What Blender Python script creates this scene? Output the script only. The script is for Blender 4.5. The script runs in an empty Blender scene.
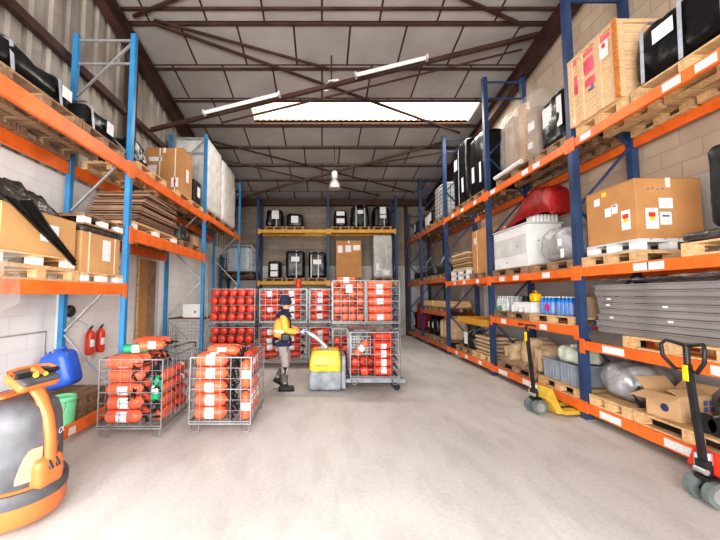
import bpy, math, random
from mathutils import Vector, Matrix, Euler, noise
R = math.radians
C = bpy.context.scene.collection
rnd = random.Random(7)

# ------------------------------------------------------------------ materials
MATS = {}
def mat(name, col, rough=.6, metal=0., var=.12, scale=6., bump=0., bscale=None, spec=.4, emit=0., rand=0., dark=None):
    """noise-mottled principled material; rand = brightness change from object to object"""
    if name in MATS: return MATS[name]
    m = bpy.data.materials.new(name); m.use_nodes = True
    nt = m.node_tree; N = nt.nodes; L = nt.links
    b = N['Principled BSDF']
    b.inputs['Roughness'].default_value = rough; b.inputs['Metallic'].default_value = metal
    b.inputs['Specular IOR Level'].default_value = spec
    tc = N.new('ShaderNodeTexCoord'); nz = N.new('ShaderNodeTexNoise')
    nz.inputs['Scale'].default_value = scale; nz.inputs['Detail'].default_value = 5
    L.new(tc.outputs['Object'], nz.inputs['Vector'])
    rp = N.new('ShaderNodeValToRGB')
    d = dark or [c * (1 - 2 * var) for c in col]
    rp.color_ramp.elements[0].position = .32; rp.color_ramp.elements[0].color = (*d, 1)
    rp.color_ramp.elements[1].position = .66; rp.color_ramp.elements[1].color = (*[min(1, c * (1 + var)) for c in col], 1)
    L.new(nz.outputs['Fac'], rp.inputs['Fac'])
    out = rp.outputs['Color']
    if rand:
        oi = N.new('ShaderNodeObjectInfo'); mr = N.new('ShaderNodeMapRange')
        mr.inputs['To Min'].default_value = 1 - rand; mr.inputs['To Max'].default_value = 1 + rand * .6
        L.new(oi.outputs['Random'], mr.inputs['Value'])
        hv = N.new('ShaderNodeHueSaturation'); L.new(mr.outputs['Result'], hv.inputs['Value'])
        L.new(out, hv.inputs['Color']); out = hv.outputs['Color']
    L.new(out, b.inputs['Base Color'])
    if emit:
        L.new(out, b.inputs['Emission Color']); b.inputs['Emission Strength'].default_value = emit
    if bump:
        nb = N.new('ShaderNodeTexNoise'); nb.inputs['Scale'].default_value = bscale or scale * 4; nb.inputs['Detail'].default_value = 4
        L.new(tc.outputs['Object'], nb.inputs['Vector'])
        bp = N.new('ShaderNodeBump'); bp.inputs['Strength'].default_value = bump; bp.inputs['Distance'].default_value = .03
        L.new(nb.outputs['Fac'], bp.inputs['Height']); L.new(bp.outputs['Normal'], b.inputs['Normal'])
    MATS[name] = m
    return m

def wood_mat(name, col, dark, scale=3., rand=.18):
    if name in MATS: return MATS[name]
    m = mat(name, col, .75, var=.15, scale=scale, rand=rand, dark=dark)
    N = m.node_tree.nodes; L = m.node_tree.links
    nz = [n for n in N if n.type == 'TEX_NOISE'][0]; tc = [n for n in N if n.type == 'TEX_COORD'][0]
    mp = N.new('ShaderNodeMapping'); mp.inputs['Scale'].default_value = (1.2, 9, 14)
    L.new(tc.outputs['Object'], mp.inputs['Vector']); L.new(mp.outputs['Vector'], nz.inputs['Vector'])
    return m

def film_mat(name, col, alpha, rough=.18):
    """clear plastic film: part transparent, part glossy, wrinkled"""
    if name in MATS: return MATS[name]
    m = mat(name, col, rough, var=.1, scale=9, bump=.9, bscale=14, spec=.7)
    N = m.node_tree.nodes; L = m.node_tree.links
    b = N['Principled BSDF']; o = N['Material Output']
    t = N.new('ShaderNodeBsdfTransparent'); mx = N.new('ShaderNodeMixShader'); mx.inputs['Fac'].default_value = alpha
    L.new(t.outputs[0], mx.inputs[1]); L.new(b.outputs[0], mx.inputs[2]); L.new(mx.outputs[0], o.inputs['Surface'])
    return m

def brick_mat(name, c1, c2, mortar, bw, rh, axes, msize=.012, bump=.35, low=None, lowz=0., rough=.85, offset=.5, stain=.25, shift=0.):
    """blocks or panels; axes = which object axes run along the courses; below lowz the wall is painted low"""
    m = bpy.data.materials.new(name); m.use_nodes = True
    N = m.node_tree.nodes; L = m.node_tree.links; b = N['Principled BSDF']
    b.inputs['Roughness'].default_value = rough; b.inputs['Specular IOR Level'].default_value = .25
    tc = N.new('ShaderNodeTexCoord'); sx = N.new('ShaderNodeSeparateXYZ'); L.new(tc.outputs['Object'], sx.inputs[0])
    cb = N.new('ShaderNodeCombineXYZ'); sh = N.new('ShaderNodeMath'); sh.operation = 'SUBTRACT'; sh.inputs[1].default_value = shift
    L.new(sx.outputs[axes[0]], cb.inputs[0]); L.new(sx.outputs[axes[1]], sh.inputs[0]); L.new(sh.outputs[0], cb.inputs[1])
    br = N.new('ShaderNodeTexBrick'); br.offset = offset
    for k, v in (('Scale', 1), ('Mortar Size', msize), ('Brick Width', bw), ('Row Height', rh), ('Bias', 0), ('Mortar Smooth', .2)):
        br.inputs[k].default_value = v
    br.inputs['Color1'].default_value = (*c1, 1); br.inputs['Color2'].default_value = (*c2, 1); br.inputs['Mortar'].default_value = (*mortar, 1)
    L.new(cb.outputs[0], br.inputs['Vector'])
    nz = N.new('ShaderNodeTexNoise'); nz.inputs['Scale'].default_value = 1.1; nz.inputs['Detail'].default_value = 7
    L.new(tc.outputs['Object'], nz.inputs['Vector'])
    mr = N.new('ShaderNodeMapRange'); mr.inputs['From Min'].default_value = .3; mr.inputs['From Max'].default_value = .7
    mr.inputs['To Min'].default_value = 1 - stain; mr.inputs['To Max'].default_value = 1.06
    L.new(nz.outputs['Fac'], mr.inputs['Value'])
    hv = N.new('ShaderNodeHueSaturation'); L.new(br.outputs['Color'], hv.inputs['Color'])
    out = hv.outputs['Color']
    if low:
        gt = N.new('ShaderNodeMath'); gt.operation = 'GREATER_THAN'; gt.inputs[1].default_value = lowz
        L.new(sx.outputs['Z'], gt.inputs[0])
        mx = N.new('ShaderNodeMix'); mx.data_type = 'RGBA'
        L.new(gt.outputs[0], mx.inputs['Factor'])
        m2 = N.new('ShaderNodeMix'); m2.data_type = 'RGBA'; m2.inputs['Factor'].default_value = .8
        L.new(br.outputs['Color'], m2.inputs['A']); m2.inputs['B'].default_value = (*low, 1)
        L.new(m2.outputs['Result'], mx.inputs['A']); L.new(br.outputs['Color'], mx.inputs['B'])
        L.new(mx.outputs['Result'], hv.inputs['Color'])
    L.new(mr.outputs['Result'], hv.inputs['Value'])
    L.new(out, b.inputs['Base Color'])
    bp = N.new('ShaderNodeBump'); bp.inputs['Strength'].default_value = bump; bp.inputs['Distance'].default_value = .02; bp.invert = True
    L.new(br.outputs['Fac'], bp.inputs['Height']); L.new(bp.outputs['Normal'], b.inputs['Normal'])
    return m

M = dict(
    orange=mat('rack_orange', (.80, .17, .03), .45, var=.10, scale=4),
    orange_brown=mat('rack_orange_brown', (.50, .13, .05), .55, var=.15, scale=4),  # darker, browner orange for the beams of the far bays
    yellow_beam=mat('rack_yellow', (.62, .32, .04), .5, var=.1),
    blue=mat('rack_blue', (.045, .235, .47), .45, var=.12, scale=3),
    navy=mat('rack_navy', (.032, .060, .14), .5, var=.15, scale=3),
    galv=mat('galvanised', (.50, .52, .54), .4, .6, var=.1),
    wire=mat('zinc_wire', (.27, .275, .28), .4, .4, var=.08),
    rust=mat('brown_steel', (.075, .036, .029), .6, var=.2, scale=2),
    black=mat('black_film', (.006, .006, .007), .32, var=.3, scale=5, bump=.32, bscale=7, spec=.45),
    blackm=mat('black_steel', (.02, .021, .024), .45, var=.2),
    rubber=mat('black_rubber', (.016, .016, .017), .7, var=.2),
    strap=mat('grey_strap', (.42, .44, .50), .4, var=.08, scale=12),
    card=mat('cardboard', (.47, .24, .095), .85, var=.06, scale=3, rand=.08),
    card_lit=mat('cardboard_lit', (.56, .32, .14), .85, var=.06, scale=3),  # lit copy of the cardboard, bright light put into its colour
    card_dull=mat('cardboard_dull', (.36, .235, .15), .9, var=.12, scale=4, rand=.22),
    tape=mat('packing_tape', (.78, .70, .58), .35, var=.05),
    white=mat('white_paint', (.78, .78, .77), .5, var=.05, scale=3),
    greyw=mat('grey_white', (.60, .60, .59), .6, var=.08, scale=3),
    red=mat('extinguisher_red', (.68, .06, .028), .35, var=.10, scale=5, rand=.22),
    red_lit=mat('extinguisher_red_lit', (.84, .15, .07), .38, var=.10, scale=5, rand=.15),  # lit copy of the red, washed out by light put into the colour
    green=mat('green_plastic', (.02, .32, .15), .4, var=.1),
    tarp=mat('red_tarp', (.32, .014, .016), .5, var=.2, scale=4, bump=.4, bscale=8),
    silver=mat('silver_film', (.36, .36, .37), .36, .35, var=.2, scale=5, bump=.6, bscale=8),
    greypan=mat('grey_profile', (.27, .255, .25), .5, .1, var=.08, scale=3, rand=.12),
    greycrate=mat('grey_plastic', (.28, .31, .36), .5, var=.08),
    sage=mat('pale_green_cloth', (.58, .63, .53), .7, var=.15, bump=.4),
    tan=mat('tan_paper', (.52, .37, .23), .85, var=.1, scale=6, rand=.15, bump=.3, bscale=18),
    jblue=mat('blue_drum', (.04, .12, .55), .35, var=.08),
    jgreen=mat('mint_bucket', (.18, .56, .30), .4, var=.06),
    torange=mat('truck_orange', (.58, .165, .05), .35, var=.05, scale=3),
    tpale=mat('truck_pale_orange', (.66, .34, .21), .5, var=.06),
    tgrey=mat('truck_grey', (.11, .11, .122), .5, var=.22, scale=4),
    tyellow=mat('truck_yellow', (.74, .52, .06), .4, var=.07),
    tlow=mat('truck_dust_grey', (.25, .27, .30), .55, var=.2),
    wheel=mat('grey_rubber_wheel', (.16, .19, .18), .6, var=.15),
    bluelab=mat('blue_label', (.015, .22, .68), .3, var=.12, scale=14),
    clearb=mat('clear_bottle', (.55, .60, .64), .15, var=.1),
    magenta=mat('magenta_ink', (.75, .03, .3), .5, var=.1),
    jyellow=mat('jack_yellow', (.60, .40, .06), .45, var=.1), card_pale=mat('cardboard_pale', (.58, .38, .21), .85, var=.05),
    yel=mat('yellow_plastic', (.85, .58, .02), .4, var=.08),
    inkred=mat('ink_red', (.75, .05, .02), .6, var=.08), inkyel=mat('ink_yellow', (.9, .6, .03), .6, var=.08),
    inkblue=mat('ink_blue', (.10, .14, .28), .6, var=.1), inkpink=mat('pink_stain', (.85, .13, .20), .8, var=.2, scale=4),
    skin=mat('skin', (.55, .30, .20), .55, var=.05), hivis=mat('hivis_amber', (.80, .40, .07), .7, var=.08, bump=.3, bscale=12),
    navyc=mat('navy_cloth', (.02, .028, .07), .85, var=.2, bump=.3), trous=mat('grey_trousers', (.38, .34, .325), .85, var=.15, scale=8, bump=.4, bscale=14),
    trousd=mat('dark_trouser_panel', (.17, .155, .16), .9, var=.2), boot=mat('boot', (.03, .027, .025), .7, var=.2),
    glove=mat('glove', (.42, .45, .60), .7, var=.1), reflect=mat('reflective_tape', (.75, .76, .76), .3, var=.05),
    lampal=mat('lamp_aluminium', (.62, .60, .56), .3, .7, var=.05),
    glass=mat('lamp_glass', (.9, .88, .8), .3, var=.03, emit=.35), tube=mat('tube_diffuser', (.80, .80, .80), .4, var=.03, emit=.12),
    darkwood=wood_mat('old_wood', (.17, .10, .06), (.08, .045, .03)),
    wood=wood_mat('pallet_wood', (.66, .44, .24), (.52, .33, .16)),
    wood_dim=wood_mat('pallet_wood_weathered', (.34, .22, .13), (.19, .115, .07)),
    crate=wood_mat('crate_wood', (.64, .44, .26), (.58, .38, .21), rand=.05),
    osb=wood_mat('orange_board', (.55, .20, .05), (.42, .14, .03), rand=.05),
    sheet=wood_mat('board_sheet', (.34, .21, .14), (.21, .125, .085), rand=.3),
    tan_board=wood_mat('tan_board', (.50, .30, .13), (.36, .20, .08), rand=.05),
    clear=film_mat('clear_film', (.75, .74, .72), .2), clear2=film_mat('clear_film_thick', (.62, .63, .64), .6),
    whitefilm=mat('white_film', (.70, .68, .66), .35, var=.10, scale=5, bump=.6, bscale=7, spec=.5),
    clearp=film_mat('ibc_plastic', (.48, .55, .60), .75, .3),
    dfilm=mat('dark_grey_film', (.055, .05, .048), .3, var=.4, scale=7, bump=.9, bscale=9, spec=.6),
    tin=mat('scrap_metal', (.09, .09, .095), .45, .4, var=.3, rand=.4),
)
def paper_mat():
    m = mat('printed_paper', (.80, .80, .80), .7, var=.03)
    N = m.node_tree.nodes; L = m.node_tree.links; b = N['Principled BSDF']
    tc = N.new('ShaderNodeTexCoord'); mp = N.new('ShaderNodeMapping'); mp.inputs['Scale'].default_value = (70, 70, 160)
    nz = N.new('ShaderNodeTexNoise'); nz.inputs['Scale'].default_value = 1.; nz.inputs['Detail'].default_value = 1
    L.new(tc.outputs['Object'], mp.inputs[0]); L.new(mp.outputs[0], nz.inputs['Vector'])
    rp = N.new('ShaderNodeValToRGB'); rp.color_ramp.elements[0].position = .36; rp.color_ramp.elements[0].color = (.52, .52, .54, 1)
    rp.color_ramp.elements[1].position = .47; rp.color_ramp.elements[1].color = (.80, .80, .80, 1)
    L.new(nz.outputs['Fac'], rp.inputs['Fac']); L.new(rp.outputs['Color'], b.inputs['Base Color'])
    return m
M['paper'] = paper_mat()

# ------------------------------------------------------------------ mesh builder
def frame_from(d):
    d = d.normalized(); up = Vector((0, 0, 1)) if abs(d.z) < .95 else Vector((1, 0, 0))
    x = d.cross(up).normalized(); y = x.cross(d).normalized()
    return x, y
KIDS = {}
def adopt(o, parent):
    o.parent = parent; KIDS.setdefault(parent.name, []).append(o)
class MB:
    def __init__(s): s.v = []; s.f = []; s.m = []; s.sm = []; s.mi = 0
    def add(s, vs, fs, smooth=False, T=None):
        o = len(s.v)
        s.v.extend([tuple((T @ Vector(p)) if T else p) for p in vs])
        for f in fs:
            s.f.append([i + o for i in f]); s.m.append(s.mi); s.sm.append(smooth)
        return s
    def box(s, x0, x1, y0, y1, z0, z1, T=None):
        v = [(x, y, z) for z in (z0, z1) for y in (y0, y1) for x in (x0, x1)]
        return s.add(v, [(0, 2, 3, 1), (4, 5, 7, 6), (0, 1, 5, 4), (2, 6, 7, 3), (0, 4, 6, 2), (1, 3, 7, 5)], T=T)
    def boxc(s, c, sz, T=None):
        return s.box(c[0]-sz[0]/2, c[0]+sz[0]/2, c[1]-sz[1]/2, c[1]+sz[1]/2, c[2]-sz[2]/2, c[2]+sz[2]/2, T)
    def bar(s, a, b, w, h):
        a = Vector(a); b = Vector(b); x, y = frame_from(b - a); v = []
        for p in (a, b):
            for i, j in ((-1, -1), (1, -1), (1, 1), (-1, 1)): v.append(tuple(p + x * w / 2 * i + y * h / 2 * j))
        return s.add(v, [(3, 2, 1, 0), (4, 5, 6, 7), (0, 1, 5, 4), (1, 2, 6, 5), (2, 3, 7, 6), (3, 0, 4, 7)])
    def cyl(s, a, b, r, n=12, r2=None, cap=True):
        a = Vector(a); b = Vector(b); x, y = frame_from(b - a); r2 = r if r2 is None else r2; v = []
        for p, q in ((a, r), (b, r2)):
            for i in range(n):
                t = 2 * math.pi * i / n; v.append(tuple(p + (x * math.cos(t) + y * math.sin(t)) * q))
        s.add(v, [(i, (i + 1) % n, n + (i + 1) % n, n + i) for i in range(n)], True)
        if cap: s.add(v, [tuple(range(n))[::-1], tuple(range(n, 2 * n))])
        return s
    def tube(s, pts, r, n=8, rad=None):
        pts = [Vector(p) for p in pts]; v = []; x = None
        for k, p in enumerate(pts):
            d = (pts[min(k + 1, len(pts) - 1)] - pts[max(k - 1, 0)]).normalized()
            if x is None: x, y = frame_from(d)
            else:
                x = (x - d * x.dot(d)).normalized(); y = d.cross(x)
            q = rad[k] if rad else r
            for i in range(n):
                t = 2 * math.pi * i / n; v.append(tuple(p + (x * math.cos(t) + y * math.sin(t)) * q))
        K = len(pts)
        f = [(k*n+i, k*n+(i+1) % n, (k+1)*n+(i+1) % n, (k+1)*n+i) for k in range(K-1) for i in range(n)]
        s.add(v, f, True); s.add(v[:n], [tuple(range(n))[::-1]]); s.add(v[-n:], [tuple(range(n))])
        return s
    def lathe(s, prof, n=16, T=None):
        v = []
        for r, z in prof:
            for i in range(n):
                t = 2 * math.pi * i / n; v.append((r * math.cos(t), r * math.sin(t), z))
        K = len(prof)
        f = [(k*n+i, k*n+(i+1) % n, (k+1)*n+(i+1) % n, (k+1)*n+i) for k in range(K-1) for i in range(n)]
        s.add(v, f, True, T)
        if prof[0][0] > .001: s.add(v[:n], [tuple(range(n))[::-1]], T=T)
        if prof[-1][0] > .001: s.add(v[-n:], [tuple(range(n))], T=T)
        return s
    def quad(s, a, b, c, d): return s.add([a, b, c, d], [(0, 1, 2, 3)])
    def prism(s, poly, a, b, axis='y'):
        """extrude a 2-D outline between a and b along an axis"""
        n = len(poly); v = []
        for t in (a, b):
            for p, q in poly: v.append({'y': (p, t, q), 'x': (t, p, q), 'z': (p, q, t)}[axis])
        return s.add(v, [tuple(range(n)), tuple(range(n, 2*n))[::-1]] + [(i, n+i, n+(i+1) % n, (i+1) % n) for i in range(n)])
    def grid(s, fn, nu, nv, smooth=True):
        v = [fn(i / nu, j / nv) for j in range(nv + 1) for i in range(nu + 1)]
        w = nu + 1
        return s.add(v, [(j*w+i, j*w+i+1, (j+1)*w+i+1, (j+1)*w+i) for j in range(nv) for i in range(nu)], smooth)
    def lump(s, w, d, h, r=.08, n=10, amp=.02, freq=3., seed=0, taper=0., pleat=0., sag=0., c=(0, 0, 0), T=None):
        """rounded, wrinkled box standing on z=0 (bags, wrapped loads, cans)"""
        half = Vector((w / 2, d / 2, h / 2)); r = min(r, w / 2, d / 2, h / 2); off = Vector((seed * 3.7, seed * 1.3, seed * 2.1))
        v = []; f = []; idx = {}
        def vert(p):
            k = tuple(round(q, 5) for q in p)
            if k in idx: return idx[k]
            q = Vector((p[0]*half.x, p[1]*half.y, p[2]*half.z))
            inn = Vector([max(-(half[i]-r), min(half[i]-r, q[i])) for i in range(3)])
            dl = q - inn; nr = dl.normalized() if dl.length > 1e-6 else Vector((0, 0, 1))
            q = inn + nr * min(r, dl.length) if dl.length > r else q
            t = (q.z + half.z) / h
            if amp and p[2] > -.999:
                k2 = noise.noise(q * freq + off) + .5 * noise.noise(q * freq * 2.3 + off)
                if pleat: k2 += pleat * noise.noise(Vector((q.x * 9, q.y * 9, q.z * 1.2)) + off)
                q = q + nr * amp * k2
            sc = 1 - taper * t
            q = Vector((q.x * sc, q.y * sc, q.z + half.z))
            if sag: q.z -= sag * ((q.x / half.x) ** 2 + (q.y / half.y) ** 2) * .5 * t
            q.z = max(0, q.z)
            idx[k] = len(v); v.append(tuple(q + Vector(c))); return idx[k]
        for ax in range(3):
            for sg in (-1, 1):
                for i in range(n):
                    for j in range(n):
                        q = []
                        for a, b in ((i, j), (i+1, j), (i+1, j+1), (i, j+1)):
                            p = [0, 0, 0]; p[ax] = sg; p[(ax+1) % 3] = -1 + 2*a/n; p[(ax+2) % 3] = -1 + 2*b/n
                            q.append(vert(p))
                        f.append(q if sg > 0 else q[::-1])
        return s.add(v, f, True, T)
    def build(s, name, m, parent=None, bevel=0., sub=0):
        me = bpy.data.meshes.new(name); me.from_pydata(s.v, [], s.f)
        for k in (m if isinstance(m, (list, tuple)) else [m]): me.materials.append(M[k] if isinstance(k, str) else k)
        for p, i, q in zip(me.polygons, s.m, s.sm): p.material_index = i; p.use_smooth = q
        o = bpy.data.objects.new(name, me); C.objects.link(o)
        if parent: adopt(o, parent)
        if bevel:
            b = o.modifiers.new('edge', 'BEVEL'); b.width = bevel; b.segments = 2; b.limit_method = 'ANGLE'
        if sub:
            b = o.modifiers.new('sub', 'SUBSURF'); b.levels = sub; b.render_levels = sub
        return o

def tag(o, label, cat, group=None, kind=None):
    o['label'] = label; o['category'] = cat
    if group: o['group'] = group
    if kind: o['kind'] = kind
    return o
def thing(name, label, cat, loc=(0, 0, 0), rz=0., group=None):
    o = bpy.data.objects.new(name, None); C.objects.link(o); o.empty_display_size = .1
    o.location = loc; o.rotation_euler = (0, 0, rz)
    return tag(o, label, cat, group)
def dup(root, label=None, loc=None, rz=None, group=None, rot=None):
    """a copy of a thing with copies of its parts and sub-parts"""
    c = root.copy(); C.objects.link(c)
    if loc is not None: c.location = loc
    if rz is not None: c.rotation_euler = (0, 0, rz)
    if rot is not None: c.rotation_euler = rot
    if label: c['label'] = label
    if group: c['group'] = group
    def rec(src, dst):
        for ch in list(KIDS.get(src.name, ())):
            d = ch.copy(); C.objects.link(d); adopt(d, dst); rec(ch, d)
    rec(root, c)
    return c
def struct(mb, name, m, bevel=0.):
    o = mb.build(name, m, None, bevel); o['kind'] = 'structure'; return o

# ------------------------------------------------------------------ the hall
XL, XR, YB, YF = -4.25, 4.92, 15.75, -3.0
def roof(y): return 7.75 - .165 * (y - 6)

def floor_mat():
    m = bpy.data.materials.new('concrete_floor'); m.use_nodes = True
    N = m.node_tree.nodes; L = m.node_tree.links; b = N['Principled BSDF']; b.inputs['Specular IOR Level'].default_value = .3
    tc = N.new('ShaderNodeTexCoord')
    def nz(scale, det, dist=0., sc=(1, 1, 1)):
        n = N.new('ShaderNodeTexNoise'); n.inputs['Scale'].default_value = scale; n.inputs['Detail'].default_value = det; n.inputs['Distortion'].default_value = dist
        mp = N.new('ShaderNodeMapping'); mp.inputs['Scale'].default_value = sc
        L.new(tc.outputs['Object'], mp.inputs[0]); L.new(mp.outputs[0], n.inputs['Vector']); return n
    def ramp(src, p0, c0, p1, c1):
        r = N.new('ShaderNodeValToRGB'); r.color_ramp.elements[0].position = p0; r.color_ramp.elements[0].color = (*c0, 1)
        r.color_ramp.elements[1].position = p1; r.color_ramp.elements[1].color = (*c1, 1); L.new(src.outputs['Fac'], r.inputs['Fac']); return r
    a = ramp(nz(.5, 8, .6, (1.3, .6, 1)), .30, (.47, .445, .43), .68, (.61, .59, .575))
    bb = ramp(nz(2.6, 9,   .4, (1.7, .55, 1)), .36, (.70, .68, .66), .52, (1, 1, 1))
    c = ramp(nz(26, 6), .3, (.86, .85, .84), .62, (1, 1, 1))
    m1 = N.new('ShaderNodeMix'); m1.data_type = 'RGBA'; m1.blend_type = 'MULTIPLY'; m1.inputs['Factor'].default_value = .32
    L.new(a.outputs[0], m1.inputs['A']); L.new(bb.outputs[0], m1.inputs['B'])
    m2 = N.new('ShaderNodeMix'); m2.data_type = 'RGBA'; m2.blend_type = 'MULTIPLY'; m2.inputs['Factor'].default_value = .8
    L.new(m1.outputs['Result'], m2.inputs['A']); L.new(c.outputs[0], m2.inputs['B'])
    L.new(m2.outputs['Result'], b.inputs['Base Color'])
    rr = ramp(nz(1.4, 5), .3, (.42,) * 3, .7, (.7,) * 3); L.new(rr.outputs[0], b.inputs['Roughness'])
    bp = N.new('ShaderNodeBump'); bp.inputs['Strength'].default_value = .12; bp.inputs['Distance'].default_value = .01
    n4 = nz(40, 5); L.new(n4.outputs['Fac'], bp.inputs['Height']); L.new(bp.outputs['Normal'], b.inputs['Normal'])
    return m
struct(MB().box(XL - .2, XR + .2, YF, YB + .2, -.15, 0), 'floor', floor_mat())
wl = brick_mat('painted_block_left', (.83, .825, .82), (.81, .805, .80), (.76, .755, .75), .6, .25, ('Y', 'Z'), bump=.2, stain=.12)
struct(MB().box(XL - .2, XL, YF, YB, 0, 3.75), 'wall_left', wl)
# corrugated cladding over the block wall
cm = mat('corrugated_cladding', (.43, .39, .345), .5, .2, var=.18, scale=1.2)
def clad():
    b = MB(); y = YF; st = .36; pts = []
    while y < YB:
        for dy, dx in ((0, 0), (.16, 0), (.20, -.045), (.30, -.045), (.34, 0)): pts.append((y + dy, XL - .02 + dx))
        y += st
    v = []
    for y, x in pts: v += [(x, y, 3.76), (x, y, roof(y))]
    b.add(v, [(2*i, 2*i+2, 2*i+3, 2*i+1) for i in range(len(pts) - 1)])
    return b
struct(clad(), 'wall_left_upper', cm)
wr = brick_mat('concrete_block_right', (.62, .49, .375), (.52, .41, .315), (.47, .375, .29), .55, .24, ('Y', 'Z'), low=(.58, .56, .56), lowz=3.36, stain=.2)
struct(MB().prism([(YF, 0), (YB, 0), (YB, roof(YB)), (YF, roof(YF))], XR, XR + .2, 'x'), 'wall_right', wr)
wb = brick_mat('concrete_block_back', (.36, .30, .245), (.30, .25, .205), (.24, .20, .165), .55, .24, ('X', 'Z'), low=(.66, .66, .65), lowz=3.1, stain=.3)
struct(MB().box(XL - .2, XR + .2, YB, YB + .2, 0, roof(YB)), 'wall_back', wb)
# ceiling panels on the slope, with a rooflight strip left open
SK = (-2.05, 4.45, 9.42, 10.32)
ceil_m = brick_mat('ceiling_panels', (.42, .385, .37), (.37, .34, .325), (.06, .035, .03), 1.22, 1.13, ('X', 'Y'), msize=.024, bump=.2, stain=.16, rough=.7, shift=.26)
cb = MB()
def slab(b, x0, x1, y0, y1, t=.06):
    b.add([(x0, y0, roof(y0)), (x1, y0, roof(y0)), (x1, y1, roof(y1)), (x0, y1, roof(y1)), (x0, y0, roof(y0)+t), (x1, y0, roof(y0)+t), (x1, y1, roof(y1)+t), (x0, y1, roof(y1)+t)],
          [(0, 3, 2, 1), (4, 5, 6, 7), (0, 1, 5, 4), (1, 2, 6, 5), (2, 3, 7, 6), (3, 0, 4, 7)])
slab(cb, XL - .2, XR + .2, YF, SK[2]); slab(cb, XL - .2, XR + .2, SK[3], YB + .2); slab(cb, XL - .2, SK[0], SK[2], SK[3]); slab(cb, SK[1], XR + .2, SK[2], SK[3])
struct(cb, 'ceiling', ceil_m)
# rooflight: wavy translucent sheet, daylight behind it
def sky_mat():
    m = bpy.data.materials.new('rooflight_sheet'); m.use_nodes = True
    N = m.node_tree.nodes; L = m.node_tree.links; b = N['Principled BSDF']
    tc = N.new('ShaderNodeTexCoord'); sx = N.new('ShaderNodeSeparateXYZ'); L.new(tc.outputs['Object'], sx.inputs[0])
    mr = N.new('ShaderNodeMapRange'); mr.inputs['From Min'].default_value = -2; mr.inputs['From Max'].default_value = 3.5
    mr.inputs['To Min'].default_value = .8; mr.inputs['To Max'].default_value = 2.2; L.new(sx.outputs['X'], mr.inputs['Value'])
    nz = N.new('ShaderNodeTexNoise'); nz.inputs['Scale'].default_value = 2.5; L.new(tc.outputs['Object'], nz.inputs['Vector'])
    rp = N.new('ShaderNodeValToRGB'); rp.color_ramp.elements[0].color = (.72, .62, .46, 1); rp.color_ramp.elements[1].color = (1, .95, .86, 1)
    rp.color_ramp.elements[0].position = .3; rp.color_ramp.elements[1].position = .6
    L.new(nz.outputs['Fac'], rp.inputs['Fac']); L.new(rp.outputs[0], b.inputs['Emission Color']); L.new(rp.outputs[0], b.inputs['Base Color'])
    L.new(mr.outputs[0], b.inputs['Emission Strength'])
    return m
sb = MB(); nx = 240
def wav(u, v):
    x = SK[0] - .1 + u * (SK[1] - SK[0] + .2); y = SK[2] - .1 + v * (SK[3] - SK[2] + .2)
    return (x, y, roof(y) + .12 + .03 * math.cos(x * 2 * math.pi / .18))
sb.grid(wav, nx, 3)
struct(sb, 'window_1', sky_mat())
sf = MB()
for i in range(36):   # wavy closing strip along the low edge
    x0 = SK[0] + i * .18
    sf.add([(x0, SK[3], roof(SK[3]) - .02), (x0 + .18, SK[3], roof(SK[3]) - .02), (x0 + .18, SK[3], roof(SK[3]) + .06), (x0 + .09, SK[3], roof(SK[3]) + .11), (x0, SK[3], roof(SK[3]) + .06)], [(0, 1, 2, 3, 4)])
struct(sf, 'trim_1', mat('fascia', (.42, .24, .14), .6))
# steelwork
tn = [1]
def trim(b, m='rust'):
    tn[0] += 1; return struct(b, 'trim_%d' % tn[0], m)
for y in (5.5, 6.72, 7.06, 8.25, 9.36, 10.46, 11.62, 12.78, 13.9):   # purlins across
    trim(MB().box(XL + .05, XR - .05, y - .022, y + .022, roof(y) - .06, roof(y) - .008))
for x in (-4.12, 4.76):                                             # rafters up the slope
    b = MB()
    for (w, t0, t1) in ((.2, .15, .17), (.03, .17, .50), (.2, .50, .52)):
        ys = (YF, YB - .02)
        v = [(x + sx * w / 2, y, roof(y) - t) for y in ys for t in (t0, t1) for sx in (-1, 1)]
        b.add(v, [(0, 1, 3, 2), (4, 6, 7, 5), (0, 4, 5, 1), (2, 3, 7, 6), (0, 2, 6, 4), (1, 5, 7, 3)])
    trim(b)
trim(MB().box(XL + .02, XR - .02, YB - .3, YB - .02, roof(YB) - .32, roof(YB) - .06))   # eaves beam on the back wall
for y in (3.6, 7.3, 11.0): trim(MB().box(XL + .02, XL + .2, y - .1, y + .1, 3.77, roof(y) - .5))       # wall columns
for z in (5.68,): trim(MB().box(XL + .02, XL + .12, YF, YB - .35, z - .07, z + .07))                 # wall rail
trim(MB().box(3.72, 3.86, YB - .2, YB - .06, 0, 6.0))
# bracing in and under the roof
def rod(a, b, w): trim(MB().bar(a, b, w, w))
rod((-4.12, 8.17, 5.755), (4.72, 7.25, 7.46), .085)
rod((-3.5, 6.95, 7.46), (4.3, 10.6, 6.84), .05)
rod((-3.5, 6.9, 7.50), (.28, 8.1, 7.22), .045)
rod((-2.46, 8.25, 5.97), (4.5, 7.5, 7.30), .035)
rod((-3.7, 10.9, 6.75), (3.9, 14.6, 6.14), .045)
rod((-3.2, 11.6, 6.34), (2.5, 14.8, 6.05), .04)
rod((-3.0, 13.4, 5.62), (3.95, 11.1, 6.76), .07)
rod((4.0, 11.4, 6.55), (.3, 12.6, 6.34), .04)
rod((4.3, 7.05, 7.50), (0, 5.45, 7.76), .055)
rod((-3.9, 6.85, 7.54), (0, 5.45, 7.76), .055)
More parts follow.
